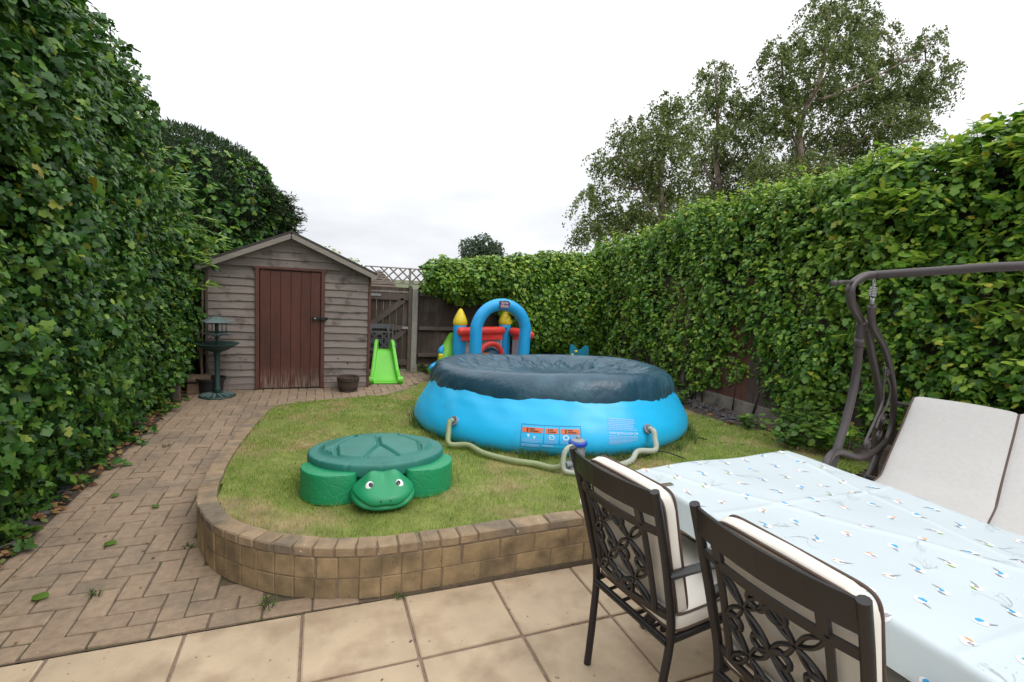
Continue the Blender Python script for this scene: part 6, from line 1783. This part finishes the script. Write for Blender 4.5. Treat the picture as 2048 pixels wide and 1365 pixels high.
def net_mat():
    m = mat('white_netting', (0.75, 0.70, 0.74), 0.8, 0.05, 6, transl=0.4)
    n, l = m.node_tree.nodes, m.node_tree.links
    tr = n.new('ShaderNodeBsdfTransparent'); ms = n.new('ShaderNodeMixShader'); ms.inputs[0].default_value = 0.2
    out = n['Material Output']; src = out.inputs['Surface'].links[0].from_socket
    l.new(src, ms.inputs[1]); l.new(tr.outputs[0], ms.inputs[2]); l.new(ms.outputs[0], out.inputs['Surface'])
    return m
M['net'] = net_mat()
def net(a, b, z0=0.2, z1=0.70):
    a, b = np.array(a), np.array(b)
    q = MB(); q.grid(lambda u, v: (*(a + (b - a) * u + np.array([0, 0.012 * math.sin(u * 40)])), z0 + (z1 - z0) * v), 30, 5); q.build('netting', M['net'], castle, smooth=True)
for a_, b_ in (((-0.54, -0.03), (-0.1, 0.10)), ((-0.1, 0.10), (0.26, 0.25)), ((0.46, 0.27), (0.60, -0.02))):
    q = MB(); q.grid(lambda u, v: (a_[0] + (b_[0] - a_[0]) * u, a_[1] + (b_[1] - a_[1]) * u - 0.01, 0.60 + 0.11 * v), 8, 3); q.build('red_band', M['castle_red'], castle, smooth=True)
net((-0.52, 0.02), (-0.1, 0.13)); net((-0.1, 0.13), (0.27, 0.28)); net((0.46, 0.28), (0.58, 0.0)); net((0.58, 0.0), (0.56, -0.25))
# red hoop with a navy tunnel behind it and an orange bolster
q = MB(); q.tube([(0.0 + 0.215 * math.cos(a), 0.06 + 0.05 * math.cos(a), 0.33 + 0.215 * math.sin(a)) for a in np.linspace(-0.35, PI + 0.35, 24)], 0.042, 12); q.build('hoop', M['castle_red'], castle, smooth=True)
itube('tunnel', [(0.03, 0.14, 0.30), (0.06, 0.38, 0.32), (0.1, 0.7, 0.33)], 0.165, M['castle_navy'], 16, 3)
itube('bolster', [(-0.17, -0.03, 0.31), (-0.06, -0.03, 0.31)], 0.10, M['castle_orange'], 16, 4)
itube('slide_wall', [(-0.60, 0.35, 0.66), (-0.66, 0.25, 0.52), (-0.73, 0.15, 0.36), (-0.79, 0.05, 0.18)], [0.04, 0.085, 0.12, 0.11], M['castle_green'], 16, 5)
itube('slide_foot', [(-0.76, -0.05, 0.20), (-0.92, -0.10, 0.17), (-1.02, -0.12, 0.13)], [0.12, 0.10, 0.08], M['castle_green'], 14, 4)
itube('crayon_barrel', [(-0.62, -0.22, 0.235), (-0.80, -0.26, 0.23), (-0.93, -0.28, 0.225)], 0.10, M['castle_red'], 16, 4)
itube('foot_tube', [(-0.66, -0.2, 0.08), (-0.84, -0.24, 0.075), (-0.98, -0.26, 0.07)], 0.075, M['castle_green'], 14, 4)
itube('crayon_tip', [(-0.95, -0.285, 0.225), (-1.02, -0.30, 0.22), (-1.07, -0.305, 0.215)], [0.095, 0.07, 0.04], M['castle_blue'], 16, 4)
itube('fin', [(-0.80, 0.08, 0.50), (-0.83, 0.08, 0.42), (-0.79, 0.08, 0.36)], [0.02, 0.05, 0.03], M['castle_blue'], 10, 4)
itube('fin', [(-0.83, 0.06, 0.36), (-0.84, 0.06, 0.28)], [0.045, 0.03], M['castle_yellow'], 10, 4)

# ------------------------------------------------------------------ climbing panel behind the pool
toy = thing('toy_panel', 'teal blue plastic toy panel with yellow holds poking up behind the pool', 'toy', (4.02, 7.15, 0.03), (0, 0, math.radians(-14)))
pts = [(-0.155, 0.0), (0.155, 0.0), (0.155, 0.52)] + [(0.15, 0.575), (0.12, 0.59), (0.085, 0.575)] + [(0.04, 0.525), (0.0, 0.51), (-0.04, 0.525)] + [(-0.085, 0.58), (-0.12, 0.6), (-0.15, 0.585), (-0.155, 0.52)]
bm_ = MB(); n = len(pts)
bm_.add([(x, -0.03, z) for x, z in pts] + [(x, 0.03, z) for x, z in pts], [tuple(range(n)), tuple(range(2 * n - 1, n - 1, -1))] + [(i, n + i, n + (i + 1) % n, (i + 1) % n) for i in range(n)])
bm_.build('panel', M['toy_blue'], toy)
for x, z in ((-0.06, 0.49), (-0.115, 0.43), (0.075, 0.39), (-0.07, 0.36), (0.03, 0.30), (-0.1, 0.25)):
    q = MB(); q.cbox((x, -0.035, z), (0.05, 0.03, 0.038), 0.01); q.build('hold', M['castle_yellow'], toy)

# ================================================================== GREEN SLIDE
slide = thing('toddler_slide', 'small lime green plastic toddler slide in front of the garden gate', 'slide', (0.94, 7.32, 0.0), (0, 0, math.radians(-3)))
q = MB()
bed = spline([(0.0, 0.035), (0.08, 0.045), (0.2, 0.13), (0.36, 0.32), (0.46, 0.42), (0.56, 0.44)], 5)
q.grid(lambda a, b: ((a - 0.5) * (0.36 - 0.11 * b) , float(np.interp(b, np.linspace(0, 1, len(bed)), [p[0] for p in bed])), float(np.interp(b, np.linspace(0, 1, len(bed)), [p[1] for p in bed]))), 6, 26)
q.build('chute', M['slide'], slide, smooth=True)
for s in (-1, 1):
    top = spline([(-0.02, 0.10), (0.05, 0.13), (0.16, 0.22), (0.30, 0.40), (0.40, 0.54), (0.46, 0.60), (0.53, 0.58), (0.58, 0.46)], 5)
    q = MB(); n = len(top)
    def wx(y, z): return s * (0.205 - 0.11 * y / 0.6)
    vs = []
    for y, z in top:
        x = wx(y, z); fl_ = 0.045 * max(0, 1 - z / 0.6)
        for dx, zz in ((-0.022 * s, z - 0.012), (0, z), (0.022 * s, z - 0.012), (0.03 * s + fl_ * s, 0.0), (-0.022 * s, 0.0)): vs.append((x + dx, y, zz))
    fs = [(i * 5 + k, i * 5 + (k + 1) % 5, i * 5 + 5 + (k + 1) % 5, i * 5 + 5 + k) for i in range(n - 1) for k in range(5)] + [(0, 1, 2, 3, 4), tuple((n - 1) * 5 + k for k in (4, 3, 2, 1, 0))]
    q.add(vs, fs); q.build('side_wall', M['slide'], slide, smooth=True, angle=45)
    q = MB(); q.tube([(wx(0, 0) - 0.035 * s, -0.012, 0.065), (wx(0, 0) + 0.04 * s, -0.012, 0.065)], 0.05, 16); q.build('foot', M['slide'], slide, smooth=True, angle=40)
q = MB(); q.cbox((0, 0.0, 0.018), (0.36, 0.05, 0.03), 0.008); q.build('lip', M['slide'], slide)
for k in range(2):
    q = MB(); q.cbox((0, 0.62 + 0.06 * (1 - k), 0.14 + 0.14 * k), (0.24, 0.08, 0.03), 0.006); q.build('step', M['slide'], slide)

# ================================================================== BIRD BATH AND CORNER CLUTTER
bath = thing('bird_bath', 'dark green plastic bird bath with a roofed feeder tray by the shed corner', 'bird bath', (-1.12, 6.79, 0.0))
q = MB(); q.lathe([(0.0, 0.0), (0.19, 0.0), (0.20, 0.012), (0.19, 0.022), (0.12, 0.03), (0.06, 0.05), (0.0, 0.05)], 32)
q.build('base', M['verdigris'], bath, smooth=True, angle=35)
for k in range(14):
    a = 2 * PI * k / 14
    q = MB(); q.bar((0.07 * math.cos(a), 0.07 * math.sin(a), 0.045), (0.18 * math.cos(a + .18), 0.18 * math.sin(a + .18), 0.026), 0.022, 0.012); q.build('base_rib', M['pale_verdigris'], bath)
q = MB(); q.lathe([(0.034, 0.03), (0.036, 0.10), (0.03, 0.12), (0.028, 0.50), (0.04, 0.545), (0.05, 0.56)], 20); q.build('column', M['verdigris'], bath, smooth=True)
q = MB(); q.lathe([(0.0, 0.545), (0.06, 0.55), (0.13, 0.578), (0.2, 0.628), (0.235, 0.645), (0.24, 0.652), (0.23, 0.655), (0.19, 0.637), (0.12, 0.595), (0.0, 0.575)], 36); q.build('bowl', M['verdigris'], bath, smooth=True, angle=60)
q = MB(); q.lathe([(0.015, 0.57), (0.015, 0.72), (0.012, 0.76)], 10)
for s in (-1, 1): q.tube([(0, 0, 0.70), (s * 0.05, 0, 0.755)], 0.007, 6)
q.tube([(0, 0, 0.76), (0, 0, 0.92)], 0.02, 10)
for a in (0.6, 2.2, 3.8, 5.4): q.tube([(0.11 * math.cos(a), 0.11 * math.sin(a), 0.77), (0.11 * math.cos(a), 0.11 * math.sin(a), 0.915)], 0.005, 6)
q.build('pole', M['verdigris'], bath, smooth=True)
q = MB(); q.lathe([(0.0, 0.755), (0.12, 0.757), (0.14, 0.775), (0.133, 0.778), (0.11, 0.766), (0.0, 0.766)], 28); q.build('feeder_tray', M['pale_verdigris'], bath, smooth=True, angle=40)
q = MB(); q.lathe([(0.165, 0.905), (0.168, 0.91), (0.155, 0.92), (0.055, 0.965), (0.03, 0.972), (0.0, 0.974)], 6); q.build('feeder_roof', M['pale_verdigris'], bath)
potb = MB(); potb.lathe([(0.0, 0.0), (0.125, 0.0), (0.14, 0.17), (0.165, 0.175), (0.165, 0.2), (0.15, 0.2), (0.14, 0.185), (0.0, 0.16)], 28)
tag(potb.build('plant_pot', M['black_plastic'], None, smooth=True, angle=35, loc=(-1.215, 6.97, 0.0)), 'squat black plastic pot tucked behind the bird bath foot', 'pot')
lg = thing('log', 'cut log lying behind the black pot by the ivy', 'log', (-1.36, 6.96, 0.19), (0, 0.08, 0.25))
q = MB(); q.tube([(-0.11, 0, 0), (0, 0.005, 0), (0.14, 0, 0.01)], 0.055, 12); q.build('log_body', M['log'], lg, smooth=True, angle=40)
bk_ = MB(); bk_.cbox((0, 0, 0.065), (0.2, 0.1, 0.13), 0.008)
tag(bk_.build('wood_block', M['log'], None, loc=(-1.37, 6.98, 0.0)), 'wood block under the log in the dark corner by the shed', 'block')
for i, (a, b, r, lb) in enumerate([((-1.30, 6.98, 0.0), (-1.375, 7.04, 0.86), 0.017, 'thick brown garden stake leaning towards the ivy behind the bird bath'), ((-1.22, 7.02, 0.0), (-1.31, 7.09, 0.62), 0.007, 'thin cane leaning on the shed corner behind the bird bath'), ((-1.15, 7.03, 0.0), (-1.24, 7.10, 0.80), 0.006, 'thin pale cane nearest the bird bath column'), ((-1.34, 7.05, 0.0), (-1.315, 7.08, 1.42), 0.012, 'tall reddish pole standing upright along the left shed corner')]):
    q = MB(); A_ = Vector(a); B_ = Vector(b)
    q.tube([(0, 0, 0), tuple((B_ - A_) * 0.5 + Vector((0.006, 0, 0))), tuple(B_ - A_)], r, 8)
    tag(q.build('garden_cane', M['cane'], None, smooth=True, loc=a), lb, 'cane', 'canes leaning by the shed')
tub = thing('wooden_tub', 'small dark weathered wooden tub beside the shed door', 'tub', (0.395, 6.93, 0.0))
for k in range(16):
    a = 2 * PI * k / 16
    q = MB(); q.bar((0.105 * math.cos(a), 0.105 * math.sin(a), 0.0), (0.14 * math.cos(a), 0.14 * math.sin(a), 0.195 + random.uniform(-.006, .006)), 0.050, 0.016, up=(math.cos(a), math.sin(a), 0) if False else (-math.sin(a), math.cos(a), 0), ch=0.003) if False else q.cbox((0, 0, 0), (0.016, 0.051, 0.2), 0.003)
    o = q.build('stave', M['wicker'], tub, loc=(0.122 * math.cos(a), 0.122 * math.sin(a), 0.1), rot=(0, 0.17, a))
for z, r in ((0.05, 0.125), (0.15, 0.142)):
    q = MB(); q.tube([(r * math.cos(t), r * math.sin(t), z) for t in np.linspace(0, 2 * PI, 33)[:-1]], 0.006, 6, closed=True); q.build('hoop', M['black_iron'], tub, smooth=True)
q = MB(); q.lathe([(0.0, 0.165), (0.05, 0.172), (0.12, 0.16)], 16); q.build('soil', M['soil'], tub, smooth=True)
